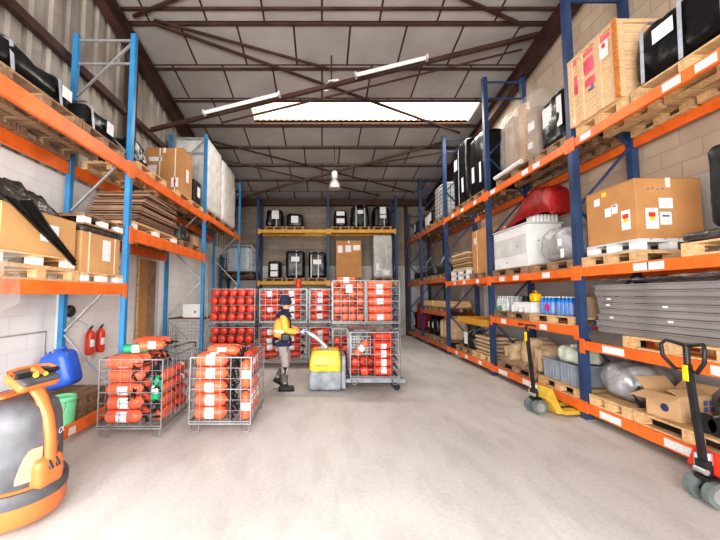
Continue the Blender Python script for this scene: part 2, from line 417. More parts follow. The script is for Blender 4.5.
# faint access hatch in the left wall
d = MB(); d.box(XL, XL + .012, 4.62, 4.64, .0, 1.24); d.box(XL, XL + .012, 5.42, 5.44, 0, 1.24); d.box(XL, XL + .012, 4.62, 5.44, 1.22, 1.24)
struct(d, 'door_1', mat('hatch_frame', (.38, .37, .38), .6))
trim(MB().box(XL + .001, XL + .05, 5.62, 5.70, 0, 2.6), 'greyw')

# ------------------------------------------------------------------ pallet racks
def rack_frame(root, xf, xb, y, top, pm, bm, along='y', zs=None, pw=.05):
    """one upright frame: two posts and its bracing (along = direction of the beams)"""
    def P(a, z): return (a, y, z) if along == 'y' else (y, a, z)
    for a in (xf, xb):
        b = MB(); w = pw
        p = P(a, 0)
        b.box(p[0]-w, p[0]+w, p[1]-w, p[1]+w, .012, top)
        o = b.build('post', pm, root)
        b = MB(); b.box(p[0]-.075, p[0]+.075, p[1]-.075, p[1]+.075, 0, .012); b.build('foot_plate', 'galv', o)
    lo, hi = min(xf, xb) + .05, max(xf, xb) - .05
    z = .25; k = 0; step = .95
    b = MB(); b.bar(P(lo, z), P(hi, z), .03, .03); b.build('brace', bm, root)
    while z + step < top - .05:
        a0, a1 = (lo, hi) if k % 2 else (hi, lo)
        b = MB(); b.bar(P(a0, z + .03), P(a1, z + step - .03), .035, .03); b.build('brace', bm, root)
        z += step; k += 1
    for zz in ((top - .5, top - .1) if zs is None else zs):
        b = MB(); b.bar(P(lo, zz), P(hi, zz), .03, .035); b.build('brace', bm, root)
def rack_beam(root, x, y0, y1, ztop, h, m, cards=(), side=-1, along='y', t=.05, plate=None):
    b = MB()
    def bx(b, a0, a1, c0, c1, z0, z1): return b.box(a0, a1, c0, c1, z0, z1) if along == 'y' else b.box(c0, c1, a0, a1, z0, z1)
    bx(b, x - t/2, x + t/2, y0, y1, ztop - h, ztop)
    if plate:      # end connectors hooked over the face of the posts
        for y, q in ((y0, -1), (y1, 1)):
            c0, c1 = sorted((plate + side * .001, plate + side * .008))
            bx(b, c0, c1, *sorted((y + q * .053, y - q * .05)), max(.10, ztop - h - .055), ztop + .03)
            c0, c1 = sorted((plate + side * .001, x))
            bx(b, c0, c1, *sorted((y - q * .002, y - q * .05)), ztop - h + .01, ztop - .01)
    o = b.build('beam', m, root, .004)
    for yc, w in cards:
        cb = MB(); s0 = x + side * (t/2 + .001); s1 = x + side * (t/2 + .004)
        bx(cb, min(s0, s1), max(s0, s1), yc - w/2, yc + w/2, ztop - h + .02, ztop - .02)
        cb.build('label_card', 'paper', o)
    return o
# right rack
XRF, XRB = 3.83, 4.73
RY = [2.45, 5.2, 7.93, 10.7, 13.45, 15.4]
rack = thing('pallet_rack', 'tall navy and orange pallet rack along the concrete block wall, opposite the blue one', 'rack', (0, 0, 0))
for y in RY: rack_frame(rack, XRF, XRB, y, min(6.9, roof(y) - .2) if y < 15 else 5.4, 'navy', 'navy')
RLEV = {0: (4.14, 2.19, 1.13, .24), 1: (4.14, 2.19, 1.31, .24), 2: (4.14, 2.19, .24), 3: (4.14, 2.32, 1.26, .24), 4: (4.14, 2.30, .24)}
for k, levs in RLEV.items():
    for z in levs:
        y0, y1 = RY[k] + .055, RY[k+1] - .055
        cards = []
        if k <= 1: cards = [(y0 + f * (y1 - y0), .2 if z > 1.2 else .34) for f in ((.30, .43, .9) if z > 4 else (.55, .62) if (z > 2 and k == 0) else (.25, .6, .8) if z > 2 else (.5, .84) if z < 1 else (.3, .8))]
        elif k <= 2: cards = [(y0 + f * (y1 - y0), .16) for f in (.2, .5, .75)]
        rack_beam(rack, XRF - .02, y0, y1, z, .13, 'orange' if k < 3 else 'orange_brown', cards, -1, plate=XRF - .05)
        rack_beam(rack, XRB, y0, y1, z, .13, 'orange' if k < 3 else 'orange_brown', (), -1)
# left rack
XLF, XLB = -3.1, -4.05
LY = [1.9, 5.5, 9.1, 13.0]
rack2 = thing('pallet_rack', 'light blue and orange pallet rack beside the white wall and corrugated cladding', 'rack', (0, 0, 0))
for y in LY: rack_frame(rack2, XLF, XLB, y, 6.08, 'blue', 'galv', pw=.04)
for k, levs in {0: ((3.9, .19), (1.95, .15)), 1: ((3.9, .17), (2.86, .2)), 2: ((3.95, .15),)}.items():
    for z, h in levs:
        for x in (XLF + .02, XLB):
            rack_beam(rack2, x, LY[k] + .055, LY[k+1] - .055, z, h, 'orange', (), 1, plate=XLF + .04 if x > -4 else None)
# back rack, yellow beams; a plank deck bay at its corner end
YKF, YKB = 14.5, 15.35
BX = [-4.1, -2.68, .26, 3.1]
rack3 = thing('pallet_rack', 'navy pallet rack with yellow beams standing against the back wall', 'rack', (0, 0, 0))
for x in BX[1:]: rack_frame(rack3, YKF, YKB, x, 6.0 if x < 3 else 5.95, 'navy', 'navy', 'x')
for x in (-4.1,): rack_frame(rack3, YKF - .35, YKB, x, 3.4, 'navy', 'navy', 'x')
for k in (1, 2):
    for z in (4.52, 2.36):
        for y in (YKF - .02, YKB): rack_beam(rack3, y, BX[k] + .055, BX[k+1] - .055, z, .14, 'yellow_beam', (), -1, 'x', plate=YKF - .05 if y < 15 else None)
for y in (YKF - .4, YKB): rack_beam(rack3, y, -4.04, -2.75, 2.56, .12, 'rust', (), -1, 'x')
b = MB()
for i in range(7): b.box(-4.03, -2.75, 14.07 + i * .19, 14.07 + i * .19 + .17, 2.562, 2.60)
b.build('deck', 'darkwood', rack3)

# ------------------------------------------------------------------ pallets
def make_pallet(L, W, m, bm, label, group=None, h=.144):
    """long side along local y, base at z=0"""
    t = thing('wood_pallet' if bm != 'white' else 'white_pallet', label, 'pallet', (0, 0, 0), 0, group)
    b = MB(); n = 5; w = W / (n + .9)
    for i in range(n):
        x = -W/2 + w/2 + i * (W - w) / (n - 1); b.box(x - w/2, x + w/2, -L/2, L/2, h - .022, h)
    for y in (-L/2 + .07, 0, L/2 - .07): b.box(-W/2, W/2, y - .07, y + .07, h - .044, h - .0221)
    b.build('deck', m, t)
    for x in (-W/2 + .05, 0, W/2 - .05):
        for y in (-L/2 + .07, 0, L/2 - .07):
            q = MB(); q.box(x - .05, x + .05, y - .07, y + .07, .022, h - .0442); q.build('block', bm, t)
        q = MB(); q.box(x - .05, x + .05, -L/2, L/2, 0, .0219); q.build('skid', m, t)
    return t
PP = {}
def pallet(loc, L, W, label, m='wood', bm=None, rz=0., h=.144):
    bm = bm or m; key = (L, W, m, bm, h)
    if key in PP:
        return dup(PP[key], label, loc, rz)
    p = make_pallet(L, W, m, bm, label, None, h); p.location = loc; p.rotation_euler = (0, 0, rz); PP[key] = p
    return p

# ------------------------------------------------------------------ generic goods
def paper_on(b, face, u, v, w, h, dims, off=.004):
    """a thin sheet on a side of a box of size dims (centre base): face in x-,x+,y-,y+ ; u along, v = height of centre"""
    W, D, H = dims
    if face[0] == 'x':
        s = -1 if face[1] == '-' else 1; x = s * (W/2 + off); b.box(min(x, x - s*.003), max(x, x - s*.003), u - w/2, u + w/2, v - h/2, v + h/2)
    else:
        s = -1 if face[1] == '-' else 1; y = s * (D/2 + off); b.box(u - w/2, u + w/2, min(y, y - s*.003), max(y, y - s*.003), v - h/2, v + h/2)
    return b
def carton(label, loc, dims, m='card', papers=(), straps=(), rz=0., group=None, name='cardboard_box', marks=(), cat='box'):
    W, D, H = dims
    t = thing(name, label, cat, loc, rz, group)
    MB().box(-W/2, W/2, -D/2, D/2, 0, H - .012).build('carton', m, t, .006)
    b = MB(); b.box(-W/2 - .002, -.004, -D/2 - .002, D/2 + .002, H - .0118, H - .002); b.box(.004, W/2 + .002, -D/2 - .002, D/2 + .002, H - .0118, H - .002)
    b.build('flap', m, t)
    b = MB(); b.box(-.03, .03, -D/2 - .004, D/2 + .004, H - .0019, H); b.box(-.03, .03, -D/2 - .0045, -D/2 - .0025, H - .12, H - .0005); b.build('tape', 'tape', t)
    for p in papers: paper_on(MB(), *p, dims).build('paper_label', 'paper', t)
    for p, mm in marks: paper_on(MB(), *p, dims, .0055).build('printed_mark', mm, t)
    for f, u in straps:
        b = MB()
        if f == 'y':   # strap round the box in the xz plane at y=u
            b.box(-W/2 - .004, W/2 + .004, u - .012, u + .012, H + .0005, H + .003)
            for s in (-1, 1): b.box(*sorted((s*(W/2 + .001), s*(W/2 + .004))), u - .012, u + .012, 0, H + .003)
        else:
            b.box(u - .012, u + .012, -D/2 - .004, D/2 + .004, H + .0005, H + .003)
            for s in (-1, 1): b.box(u - .012, u + .012, *sorted((s*(D/2 + .001), s*(D/2 + .004))), 0, H + .003)
        b.build('strap', 'tape', t)
    return t
def wrapped(label, loc, dims, m='black', papers=(), straps=(), seed=1, r=.08, taper=.03, amp=.025, n=14, group=None, rz=0., name='wrapped_load', cat='wrapped load', pleat=.8, strapm='strap', pm='paper', sag=0.):
    W, D, H = dims
    t = thing(name, label, cat, loc, rz, group)
    MB().lump(W, D, H, r, n, amp, 3.2, seed, taper, pleat, sag).build('wrapping', m, t)
    for p in papers: paper_on(MB(), *p, (W, D, H), .012).build('paper_label', pm, t)
    e = .016
    for f, u in straps:
        b = MB(); w = .025; s = 1 - taper
        pts = [(-1, 0), (-1, .25), (-1, .86), (-.82, 1), (0, 1.0), (.82, 1), (1, .86), (1, .25), (1, 0)]
        ring = []
        for a, z in pts:
            sc = 1 - taper * z
            half = (W if f == 'y' else D) / 2
            ring.append((a * (half + e) * sc, z * (H + e)))
        for i in range(len(ring) - 1):
            (a0, z0), (a1, z1) = ring[i], ring[i+1]
            if f == 'y': b.quad((a0, u - w, z0), (a0, u + w, z0), (a1, u + w, z1), (a1, u - w, z1))
            else: b.quad((u - w, a0, z0), (u + w, a0, z0), (u + w, a1, z1), (u - w, a1, z1))
        b.build('strap', strapm, t)
    return t
def sack(label, loc, dims, m='tan', seed=1, group=None, name='sack', cat='sack', r=.1, amp=.03, rz=0., sag=.05, taper=.08):
    t = thing(name, label, cat, loc, rz, group); W, D, H = dims
    MB().lump(W, D, H, r, 12, amp, 4, seed, taper, .5, sag).build('bag', m, t)
    if H > .1: MB().box(-W*.3, W*.3, -.006, .006, H - .02 - sag*.3, H + .035 - sag*.2).build('seam', m, t)
    return t

# ================================================================== RIGHT RACK, top level
XC = 4.28     # middle of the right rack's depth
T0 = 4.142
pallet((XC, 4.675, T0), .86, .92, 'wooden pallet under the pink stained wooden crate, top of right rack')
def wooden_crate(loc):
    W, D, H = .94, .88, 1.03
    t = thing('wooden_crate', 'tall plank crate with pink stains and orange corner board on the top rack level', 'crate', loc)
    b = MB(); n = 8
    for i in range(n):
        z0 = i * (H - .05) / n; z1 = (i + 1) * (H - .05) / n - .004
        b.box(-W/2 + .02, W/2 - .02, -D/2 + .02, D/2 - .02, z0, z1)
    b.build('plank_wall', 'crate', t)
    b = MB(); b.box(-W/2, W/2, -D/2, D/2, H - .05, H); b.build('lid', 'crate', t)
    for y in (-D/2 + .05, -.12, .20, D/2 - .05):
        b = MB(); b.box(-W/2, -W/2 + .02, y - .045, y + .045, 0, H - .0505); b.build('batten', 'crate', t)
    for u, x in ((-W/2 + .05, 0), (W/2 - .05, 0)):
        b = MB(); b.box(u - .045, u + .045, -D/2, -D/2 + .02, 0, H - .0505); b.build('batten', 'crate', t)
    b = MB(); b.box(-W/2 - .022, -W/2 - .0005, -D/2 - .02, -D/2 + .04, 0, H); b.build('corner_board', 'osb', t)['label'] = 'orange corner board'
    # pink stains: thin irregular patches on the boards
    def stain(y, z, w, h, face='x', x=-W/2 + .0185):
        b = MB(); n = 24; v = []; q = random.Random(int(y*100 + z*77))
        for i in range(n):
            a = 2 * math.pi * (i + .5) / n; k = q.uniform(.86, 1.06) / max(abs(math.cos(a)), abs(math.sin(a))) ** .85
            p = (math.cos(a) * w / 2 * k, math.sin(a) * h / 2 * k)
            v.append((x, y + p[0], z + p[1]) if face == 'x' else (y + p[0], -D/2 + .0185, z + p[1]))
        b.add(v, [tuple(range(n))]); b.build('pink_stain', 'inkpink', t)['label'] = 'pink stain on the planks'
    stain(.05, .74, .19, .24); stain(.04, .50, .21, .13); stain(.315, .60, .12, .30)
    stain(.05, .93, .19, .07); stain(.315, .93, .12, .07); stain(-.25, .93, .20, .07); stain(.12, .62, .10, .34, 'y')
    b = MB(); b.box(-W/2 - .003, -W/2 - .0005, -.31, -.17, .64, .86); b.build('paper_label', 'paper', t)
    b = MB(); b.add([(-W/2 - .004, -.27, .78), (-W/2 - .004, -.21, .78), (-W/2 - .004, -.21, .83), (-W/2 - .004, -.24, .85), (-W/2 - .004, -.27, .83)], [(0, 1, 2, 3, 4)]); b.build('printed_mark', 'inkred', t)
    b = MB(); b.box(-W/2 - .001, -W/2 + .0195, -.02, .06, .36, .385); b.box(-W/2 - .001, -W/2 + .0195, -.02, 0, .385, .43); b.build('printed_mark', 'inkblue', t)
    b = MB(); b.box(-W/2 - .001, -W/2 - .0003, .33, .345, .05, .12); b.box(-W/2 - .001, -W/2 - .0003, .36, .375, .05, .12); b.build('printed_mark', 'white', t)
    return t
wooden_crate((4.215, 4.675, T0 + .146))
pallet((XC, 3.52, T0), 1.3, .92, 'wooden pallet under the big black strapped load at the top of the right rack')
wrapped('big black film wrapped load with three grey straps beside the pink stained crate', (4.25, 3.56, T0 + .146), (.86, 1.30, .74), 'black', [('x-', .16, .46, .24, .17)], [('y', .42), ('y', -.02), ('y', -.42)], 3, .2, .05, .03)
pallet((XC, 5.72, T0), .8, .92, 'worn pallet behind the blue upright under a black load with paper sheet', 'wood_dim')
wrapped('black wrapped load with white paper sheet just behind the pink stained crate', (4.24, 5.70, T0 + .146), (.74, .66, .86), 'black', [('x-', .1, .55, .24, .32), ('x-', -.2, .5, .12, .5)], [], 5, .1, .05, .03)
pallet((XC, 6.85, T0), 1.35, .92, 'worn pallet carrying upright cardboard tubes wrapped in clear film', 'wood_dim')
# clear wrapped bundle of upright cardboard pieces
z0 = T0 + .146
carton('pale cardboard sleeve standing inside clear film on the top rack level', (4.19, 7.22, z0 + .014), (.42, .36, 1.2), 'card_dull', name='cardboard_sleeve')
carton('narrow tan cardboard post standing beside the pale sleeve under clear film', (4.12, 6.86, z0 + .014), (.16, .22, 1.32), 'card', name='cardboard_post')
carton('tall film covered carton with bright tape near the upright, top of right rack', (4.2, 6.48, z0 + .014), (.4, .34, 1.02), 'card_dull', [('x-', 0, .7, .2, .16), ('x-', .05, .35, .14, .12)])
def film_sheet(label, loc, dims, seed, m='clear', name='film_cover'):
    W, D, H = dims; b = MB()
    b.lump(W, D, H, .12, 16, .035, 3.4, seed, .03, .9)
    o = b.build(name, m); o.location = loc; tag(o, label, 'plastic film'); return o
film_sheet('crinkled clear film wrapped round the upright cardboard on the top rack level', (4.22, 6.82, z0), (.68, 1.36, 1.36), 8)
t = thing('film_roll', 'white roll lying on the beam in front of the clear wrapped bundle', 'roll', (3.79, 7.0, z0 + .045))
MB().cyl((0, -.5, 0), (0, .5, 0), .042, 14).build('roll', 'white', t); MB().cyl((0, -.505, 0), (0, .505, 0), .018, 10).build('core', 'card', t)
pallet((XC, 8.6, T0), 1.0, .92, 'pallet under the shorter black load beyond the second upright', 'wood_dim')
pallet((XC, 9.75, T0), 1.05, .92, 'pallet under the tallest black wrapped load on the right rack', 'wood_dim')
wrapped('black wrapped load with silver end film beyond the second right upright', (4.27, 8.55, z0), (.8, .9, 1.5), 'black', [('x-', .2, .55, .14, .4), ('x-', -.2, .5, .1, .5)], [], 9, .08, .02)
wrapped('tallest black wrapped load on the right rack, close under the rooflight', (4.27, 9.62, z0), (.84, 1.05, 1.75), 'black', [('x-', .2, 1.2, .22, .3), ('x-', -.25, .5, .12, .4)], [('y', .0)], 11, .12, .03)
pallet((XC, 11.35, T0), 1.05, .92, 'pallet under the grey netted load at the far top of right rack', 'wood_dim')
t = wrapped('grey netted load like a lattice block at the far top of right rack', (4.27, 11.35, z0), (.8, .98, 1.1), 'greyw', [], [], 12, .05, .01, .012)
b = MB()
for i in range(7): b.box(-.412, -.405, -.45 + i*.15 - .006, -.45 + i*.15 + .006, .03, 1.05)
for i in range(8): b.box(-.414, -.4055, -.46, .46, .06 + i*.135, .07 + i*.135)
for i in range(6): b.box(-.36 + i*.14, -.348 + i*.14, -.512, -.5, .03, 1.05)
for i in range(8): b.box(-.38, .38, -.514, -.502, .06 + i*.135, .07 + i*.135)
b.build('net', 'tin', t)
pallet((XC, 12.7, T0), 1.1, .92, 'pallet under small black and white bundles at the far end of right rack top', 'wood_dim')
wrapped('small black bundle with white sheet at the far end of right rack top', (4.2, 12.45, z0), (.6, .5, .55), 'black', [('x-', 0, .3, .3, .3)], [], 14, .14, .08)
wrapped('small white bundle behind the small black one at far end of right rack', (4.2, 13.02, z0), (.6, .42, .5), 'whitefilm', [], [], 15, .14, .08)
pallet((XC, 14.4, T0), 1.1, .92, 'last pallet at the very end of the right rack top', 'wood_dim')
wrapped('dark bundle at the very end of the right rack top near back wall', (4.2, 14.4, z0), (.6, .8, .6), 'dfilm', [('x-', .1, .3, .2, .3)], [], 16, .16, .08)

# ------------------------------------------------------------------ right rack, middle level
T1 = 2.192
pallet((XC, 4.66, T1), .94, .92, 'new wooden pallet under the white block pallet of the big printed carton')
pallet((4.29, 4.66, T1 + .146), .84, .84, 'white block pallet directly under the big printed carton on right rack', 'greyw', 'white')
def chem_marks(f, u, v):
    return [((f, u, v + .018, .085, .055), 'inkred'), ((f, u, v - .03, .06, .055), 'inkyel')]
carton('big brown carton printed with red and yellow picture labels, middle level of right rack', (4.29, 4.66, T1 + .292), (.82, .80, .76), 'card',
       [('x-', .20, .60, .10, .10), ('x-', .02, .42, .10, .12), ('x-', -.09, .44, .09, .12), ('x-', -.25, .26, .13, .25), ('y-', -.22, .25, .155, .26), ('y-', -.04, .44, .17, .13), ('y-', -.05, .25, .14, .16)], rz=0,
       marks=chem_marks('x-', -.25, .29) + chem_marks('y-', -.22, .28) + [(('y-', -.05, .28, .09, .025), 'inkblue'), (('x-', .07, .68, .07, .06), 'inkyel'), (('x-', -.09, .48, .05, .02), 'inkblue'), (('y-', -.25, .62, .02, .02), 'inkblue'), (('y-', -.19, .63, .02, .02), 'inkblue'), (('y-', -.13, .61, .02, .02), 'inkblue'), (('y-', -.07, .62, .02, .02), 'inkblue')])
pallet((XC, 3.15, T1), 1.1, .92, 'wooden pallet at the frame edge with dark film load, middle level')
wrapped('low dark film bundle on the pallet beside the printed carton', (4.22, 3.15, T1 + .146), (.86, 1.06, .10), 'dfilm', [], [], 21, .05, .0, .015)
t = thing('padded_panel', 'black padded panel standing on the dark film at right frame edge', 'panel', (4.06, 3.38, T1 + .27))
MB().lump(.20, .34, .86, .09, 12, .012, 5, 4).build('pad', 'blackm', t); MB().box(-.105, -.09, -.02, .02, .1, .7).build('trim_strip', 'rubber', t)
# white chest, ribs, tarp, clear round bundle
pallet((XC, 7.2, T1), 1.25, .92, 'pallet under the long white metal chest, middle level of right rack', 'wood_dim')
t = thing('metal_chest', 'long white metal chest with small round holes on the middle rack level', 'chest', (4.2, 7.18, T1 + .146))
MB().box(-.33, .33, -.64, .64, 0, .80).build('body', 'white', t, .01)
b = MB(); b.box(-.336, -.3305, -.6, .6, .25, .62); b.build('side_panel', 'greyw', t)
b = MB(); b.box(-.35, .35, -.66, .66, .8005, .83); b.build('lid', 'greyw', t, .006)
for x, z in ((-.12, .48), (.08, .62), (-.05, .34), (.14, .42)): MB().cyl((x, -.6405, z), (x, -.644, z), .014, 10).build('hole', 'tin', t)
for y, z in ((-.3, .42), (.1, .12)): MB().cyl((-.3305, y, z), (-.337, y, z), .014, 10).build('hole', 'tin', t)
zt = T1 + .146 + .832
t = thing('radiator', 'white ribbed radiator lying on the end of the white metal chest', 'radiator', (4.25, 6.68, zt))
for i in range(7): MB().lump(.05, .26, .16, .022, 6, 0, c=(-.21 + i * .07, 0, 0)).build('rib', 'white', t)
MB().cyl((-.24, -.09, .03), (.24, -.09, .03), .014).build('pipe', 'white', t)
def tarpf(u, v):
    """a heap: raised middle, skirts down to the chest and the film bundle"""
    x = 3.97 + u * .53; y = 5.95 + v * 1.75
    prof = [(0, .05), (.06, .42), (.16, .60), (.42, .66), (.58, .58), (.72, .34), (.86, .20), (1, .02)]
    for (a, p), (c, q) in zip(prof, prof[1:]):
        if a <= v <= c: h = p + (q - p) * (v - a) / (c - a)
    e = min(1, u / .22) ** .6 * min(1, (1 - u) / .12) ** .5
    h = h * (.18 + .82 * e) + .05 * noise.noise(Vector((u * 4, v * 7, 2))) * e + .02 * noise.noise(Vector((u * 12, v * 20, 5)))
    return (x, y, max(zt + .015, zt + h))
b = MB(); b.grid(tarpf, 22, 44)
o = b.build('tarpaulin', 'tarp'); tag(o, 'dark red tarpaulin heaped over the white metal chest and radiator', 'tarpaulin')
s_ = o.modifiers.new('thick', 'SOLIDIFY'); s_.thickness = .01
pallet((XC, 5.85, T1), 1.1, .92, 'pallet under the round clear film bundle beside the blue upright', 'wood_dim')
t = wrapped('round bundle in clear film with metal inside, next to the white chest', (4.18, 5.86, T1 + .146), (.66, .9, .62), 'clear2', [('x-', -.25, .3, .1, .12), ('x-', -.3, .12, .08, .14)], [], 23, .28, .05, .03, name='film_bundle')
MB().lump(.5, .7, .48, .2, 8, .04, 4, 6, c=(0, 0, .02)).build('metal_core', 'tin', t)
pallet((XC, 8.55, T1), 1.0, .92, 'pallet under the tall brown carton beyond the white chest', 'wood_dim')
carton('tall brown carton with band beyond the white metal chest, middle level', (4.26, 8.5, T1 + .146), (.80, .86, 1.06), 'card', [('x-', .25, .8, .08, .16)], [('y', 0.15)])
zz = T1
for i, lab in enumerate(('lowest white block pallet of the pile past the tall carton', 'upper white block pallet of the pile past the tall carton')):
    pallet((XC, 9.75, zz), 1.2, .9, lab, 'greyw', 'white'); zz += .146
def board(label, loc, dims, m='sheet', group=None, rz=0., name='wood_board'):
    o = MB().boxc((0, 0, dims[2]/2), dims).build(name, m, None, .003); o.location = loc; o.rotation_euler = (0, 0, rz)
    return tag(o, label, 'board', group)
bl = []
for i in range(7):
    board('plain wooden board lying in the pile on the white block pallets', (4.26 + rnd.uniform(-.03, .03), 9.75 + rnd.uniform(-.05, .05), zz), (.82, 1.1, .05), 'wood_dim' if i % 2 else 'wood', 'boards on the white block pallets'); zz += .068
# dark machine parts on the middle level further on
def scrap(label, loc, L, seed, tall=.6):
    t = thing('machine_part', label, 'machine part', loc); r = random.Random(seed)
    MB().lump(.55, L*.7, tall*.45, .08, 8, .03, 5, seed).build('housing', 'tin', t)
    for i in range(5):
        y = -L*.4 + i * L*.2; a = (r.uniform(-.3, .2), y, .02); c = (r.uniform(-.25, .3), y + r.uniform(-.2, .2), tall*r.uniform(.75, 1))
        m = ((a[0]+c[0])/2 - .1, (a[1]+c[1])/2, tall*.6)
        MB().tube([a, m, c], .02, 8).build('tube_frame', 'tin' if i % 2 else 'wire', t)
    for s in (-1, 1): MB().cyl((-.3, s*L*.2, .13), (-.22, s*L*.2, .13), .12, 16).build('pulley', 'rubber', t)
    return t
pallet((XC, 11.35, 2.322), 1.1, .92, 'pallet under dark machine parts past the third right upright, middle level', 'wood_dim')
pallet((XC, 12.65, 2.322), 1.1, .92, 'pallet under the far dark machine parts, middle level of right rack', 'wood_dim')
scrap('dark machine with bent tubes on the middle level past the white pallets', (4.2, 11.35, 2.468), 1.0, 3, .7)
scrap('dark machine with tubes further along the middle level of the right rack', (4.2, 12.65, 2.468), 1.0, 5, .75)
pallet((XC, 14.4, 2.302), 1.1, .92, 'pallet at the dark far end of the right rack middle level', 'wood_dim')
scrap('dark machine part at the far end of the middle level near back wall', (4.2, 14.4, 2.448), .9, 8, .6)

# ------------------------------------------------------------------ right rack, lower levels
T2 = 1.132
pallet((XC, 3.9, T2), 1.2, .92, 'wooden pallet carrying the stack of long grey profiles')
prof = None
for i in range(8):
    b = MB(); h = .082; L = 2.5
    b.prism([(-.36, 0), (.36, 0), (.36, h - .006), (.33, h - .006), (.33, .02), (-.33, .02), (-.33, h - .006), (-.375, h - .006), (-.375, h - .02), (-.36, h - .03)], -L/2, L/2, 'y')
    lab = 'long grey metal profile in the stack under the printed carton'
    o = b.build('grey_profile', 'greypan') if prof is None else prof.copy()
    if prof is None: prof = o
    else: C.objects.link(o)
    o.location = (4.30 + rnd.uniform(-.012, .012), 3.79 + rnd.uniform(-.03, .03), T2 + .146 + i * .0825)
    tag(o, lab, 'metal profile', 'stack of long grey profiles')
def crump(u, v):
    x = 3.93 + u * .72; y = 2.6 + v * 2.45
    return (x, y, T2 + .146 + .674 + .05 + .045 * noise.noise(Vector((u * 5, v * 9, 4))) + (.03 * noise.noise(Vector((u*15, v*30, 1)))))
o = MB().grid(crump, 22, 50).build('film_sheet', 'clear2'); tag(o, 'crumpled clear film lying on top of the grey profiles', 'plastic film')
for k, (y, zi) in enumerate(((4.75, 2), (4.8, 4), (4.78, 5), (3.95, 2), (4.0, 4))):
    o = MB().box(-.006, 0, -.03, .03, -.012, .012).build('white_tag', 'white'); o.location = (3.905, y, T2 + .146 + zi * .0825 + .045)
    tag(o, 'small white tag stuck on the edge of the grey profiles', 'tag', 'white tags on the grey profiles')
# second bay: bottles and boxes
T3 = 1.312
pallet((XC, 5.92, T3), 1.15, .92, 'orange wood pallet under the blue bottle packs on right rack')
pallet((XC, 7.2, T3), 1.25, .92, 'worn pallet under clear bottle packs and cartons on right rack', 'wood_dim')
def bottle_pack(label, loc, nx, ny, lm, bm, rz=0.):
    t = thing('bottle_pack', label, 'bottle pack', loc, rz); s = .094
    for i in range(nx):
        for j in range(ny):
            x, y = (i - (nx-1)/2) * s, (j - (ny-1)/2) * s; T = Matrix.Translation((x, y, 0))
            o = MB().lathe([(.040, 0), (.043, .02), (.043, .20), (.036, .235), (.015, .265), (.014, .285)], 12, T).build('bottle', bm, t)
            MB().lathe([(.0155, .286), (.0155, .306), (.001, .306)], 10, T).build('cap', 'white', o)
            MB().lathe([(.0436, .03), (.0436, .19)], 12, T).build('label_sleeve', lm, o)
    W, D = nx * s + .006, ny * s + .006
    MB().lump(W, D, .22, .02, 8, .004, 6, 3).build('shrink_film', 'clear', t)
    return t
zb = T3 + .146
bottle_pack('pack of blue labelled bottles nearest the blue upright, above the grey crates', (4.06, 5.73, zb), 3, 4, 'bluelab', 'bluelab')
bp2 = bottle_pack('second pack of blue labelled bottles, towards the yellow jug', (4.06, 6.17, zb), 3, 4, 'bluelab', 'bluelab')
o = MB().add([(-.156, -.12, .07), (-.156, -.02, .07), (-.156, -.02, .17), (-.156, -.07, .20), (-.156, -.12, .15)], [(0, 1, 2, 3, 4)]).build('printed_mark', 'magenta', bp2)
bottle_pack('pack of clear water bottles at the far end beside the white cartons', (4.06, 7.6, zb), 4, 5, 'clearb', 'clearb')
for i in range(3):
    carton('small white carton standing between yellow jug and clear bottles', (4.02, 6.62 + i * .21, zb), (.28, .19, .20), 'white', [('x-', 0, .1, .1, .14)], group='row of small white cartons')
t = thing('jug', 'yellow plastic jug on the white cartons beside blue bottle packs', 'jug', (4.05, 6.66, zb + .203))
MB().lump(.16, .2, .17, .05, 8, .004).build('body', 'yel', t); MB().cyl((0, 0, .165), (0, 0, .20), .025).build('cap', 'inkred', t)
MB().tube([(0, .06, .16), (0, .07, .2), (0, -.02, .21), (0, -.05, .16)], .012).build('handle', 'yel', t)
t = thing('reel', 'black cable reel lying on the white cartons behind the yellow jug', 'reel', (4.05, 6.97, zb + .203))
MB().cyl((0, 0, 0), (0, 0, .11), .06, 14).build('drum', 'rubber', t)
for z in (0, .1): MB().cyl((0, 0, z), (0, 0, z + .015), .1, 18).build('flange', 'blackm', t)
carton('brown carton behind the blue bottle packs, lower level of right rack', (4.5, 6.0, zb), (.36, .7, .36), 'card_dull')
carton('brown carton beside the blue upright at the end of the bottle packs', (4.2, 5.38, zb), (.5, .16, .30), 'card_dull')
for i, (y, m) in enumerate(((7.66, 'green'), (7.45, 'sage'), (7.1, 'greyw'), (6.85, 'clearb'), (6.65, 'greyw'))):
    o = thing('canister', ['dark green', 'pale green', 'grey white', 'glassy', 'white'][i] + ' small canister at the front edge below the white cartons', 'canister', (3.86, y, zb))
    MB().lathe([(.034, 0), (.036, .01), (.036, .09), (.02, .11)], 12).build('body', m, o); MB().lathe([(.022, .1101), (.022, .13), (.001, .13)], 10).build('cap', 'white', o)
# fourth bay: boards
pallet((XC, 11.36, 1.262), 1.1, .92, 'pallet under tan boards low on the right rack, third bay on', 'wood_dim')
pallet((XC, 12.6, 1.262), 1.1, .92, 'pallet under tan boards low on the right rack, farthest of two', 'wood_dim')
for k, y in enumerate((11.38, 12.62)):
    for i in range(3): board('tan board in the low pile above the brown sacks', (4.2, y, 1.408 + i * .062), (.8, 1.14 - i*.1, .06), 'wood', 'tan boards low on the right rack')
